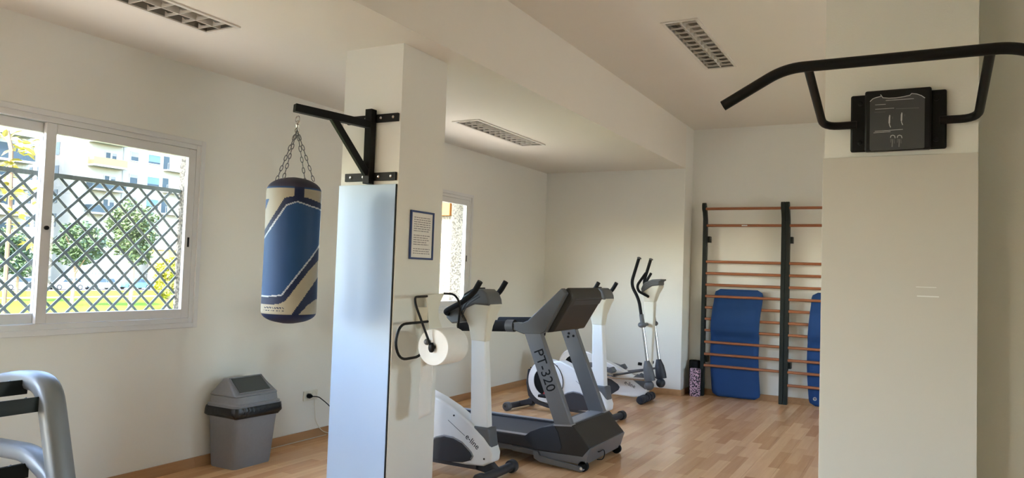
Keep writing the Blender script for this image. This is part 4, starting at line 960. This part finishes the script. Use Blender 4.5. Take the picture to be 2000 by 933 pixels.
# ================================================================== PULL UP BAR
pu = thing('pull_up_bar', 'black wall mounted pull up bar on the pillar', 'pull up bar', ((PX0+PX1)/2, PY0, 2.0))
yp = PY0-.001
a, b = PY(1662, 191, yp-.02), PY(1848, 292, yp-.02)
def slab(xa, xb, ya, yb, za, zb, nm, m, bev=.006): return MB().box(xa, xb, ya, yb, za, zb).build(nm, m, pu, bevel=bev)
zc = (PY(1755, 180, yp).z+PY(1755, 297, yp).z)/2; hz = .097
slab(PY(1662, 240, yp).x, PY(1699, 240, yp).x, yp-.016, yp, zc-hz, zc+hz, 'mounting_plate', 'black'); slab(PY(1810, 240, yp).x, PY(1849, 240, yp).x, yp-.016, yp, zc-hz, zc+hz, 'mounting_plate', 'black')
ctr = slab(PY(1690, 240, yp).x, PY(1819, 240, yp).x, yp-.034, yp-.003, zc-hz-.002, zc+hz+.008, 'centre_plate', 'blackp')
yf = yp-.036
def PF(a_, b_): p = PY(1640+a_/5.832, 160+b_/5.832, yf); return p
inf = [PF(345, 225), PF(375, 195), PF(410, 180), PF(475, 165), PF(490, 180), PF(560, 190), PF(640, 185), PF(730, 170), PF(800, 155), PF(820, 135), PF(880, 140), PF(930, 155), PF(970, 185), PF(965, 745), PF(945, 755), PF(360, 785), PF(340, 770)]
MB().prism([(p.x, p.z) for p in inf], 'Y', yf, yf+.002).build('info_plate', 'plate', pu)
def stroke(pts, w_, nm='printed_mark', m='chalk', yo=.0012):
    c = MB().sweep([PF(*p)+Vector((0, -yo+.0, 0)) for p in pts], [(-.0004, -w_), (.0004, -w_), (.0004, w_), (-.0004, w_)], ref=(0, 1, 0)).build(nm, m, pu); return c
stroke([(345, 225), (375, 195), (410, 180), (470, 165)], .0011); stroke([(465, 145), (492, 180), (560, 186), (640, 182), (730, 168), (800, 152), (822, 130)], .0011); stroke([(822, 132), (880, 138), (930, 155), (972, 183)], .0011)
M['chalkd'] = mat('faint_print', (.20, .20, .20), .6)
stroke([(525, 212), (845, 190)], .0008); stroke([(405, 262), (525, 254)], .0007); stroke([(405, 312), (620, 298)], .0008); stroke([(640, 305), (905, 295)], .0005, m='chalkd'); stroke([(395, 345), (520, 340)], .0004, m='chalkd')
stroke([(400, 563), (720, 540)], .0007); stroke([(385, 580), (580, 566)], .0006)
for dx, dy in ((0, 0), (138, -28)):
    stroke([(570+dx, 378+dy), (570+dx, 395+dy)], .0016); stroke([(568+dx, 395+dy), (566+dx, 440+dy), (565+dx, 470+dy)], .0022); stroke([(565+dx, 470+dy), (568+dx, 490+dy), (580+dx, 518+dy)], .0012)
    stroke([(602+dx, 395+dy), (604+dx, 420+dy)], .0004, m='chalkd')
for dx in (0, 78):
    stroke([(578+dx, 635), (585+dx, 612), (605+dx, 606), (626+dx, 614), (632+dx, 640)], .0011); stroke([(598+dx, 650), (600+dx, 690), (597+dx, 740)], .0016, m='chalkd'); stroke([(582+dx, 645), (580+dx, 690)], .0006, m='chalkd'); stroke([(618+dx, 650), (622+dx, 700)], .0006, m='chalkd')
YBAR = 2.40; rb = .0165
cxp = (PY(1662, 240, yp).x+PY(1849, 240, yp).x)/2
zb = PY(1575, 130, YBAR).z; xh = cxp-PY(1575, 130, YBAR).x
e1 = PY(1412, 207, YBAR); xe = cxp-e1.x
xk = cxp-PY(1533, 137, YBAR).x
MB().tube(fillet([(cxp-xe, YBAR, e1.z), (cxp-xk, YBAR, zb), (cxp+xk, YBAR, zb), (cxp+xe, YBAR, e1.z)], .055, 8), rb, 16).build('grip_bar', 'black', pu, smooth=True)
for s in (-1, 1):
    x0_ = cxp+s*(PY(1849, 240, yp).x-cxp-.02); zl = PY(1640, 245, yp-.03).z
    top_ = (cxp+s*xh*.985, YBAR, zb)
    MB().tube(fillet([(x0_, yp-.022, zl), (cxp+s*.228, yp-.022, zl), top_], .05, 6), .0135, 14).build('support_arm', 'black', pu, smooth=True)
    for z in (zc-hz+.03, zc+hz-.03): MB().lathe([(.008, 0), (.008, .003), (.004, .006)], (cxp+s*(PY(1849, 240, yp).x-cxp-.03), yp-.016, z), (0, -1, 0), 10).build('screw', 'black', pu, smooth=True)
for o in bpy.data.objects:
    if '_o' in o: del o['_o']
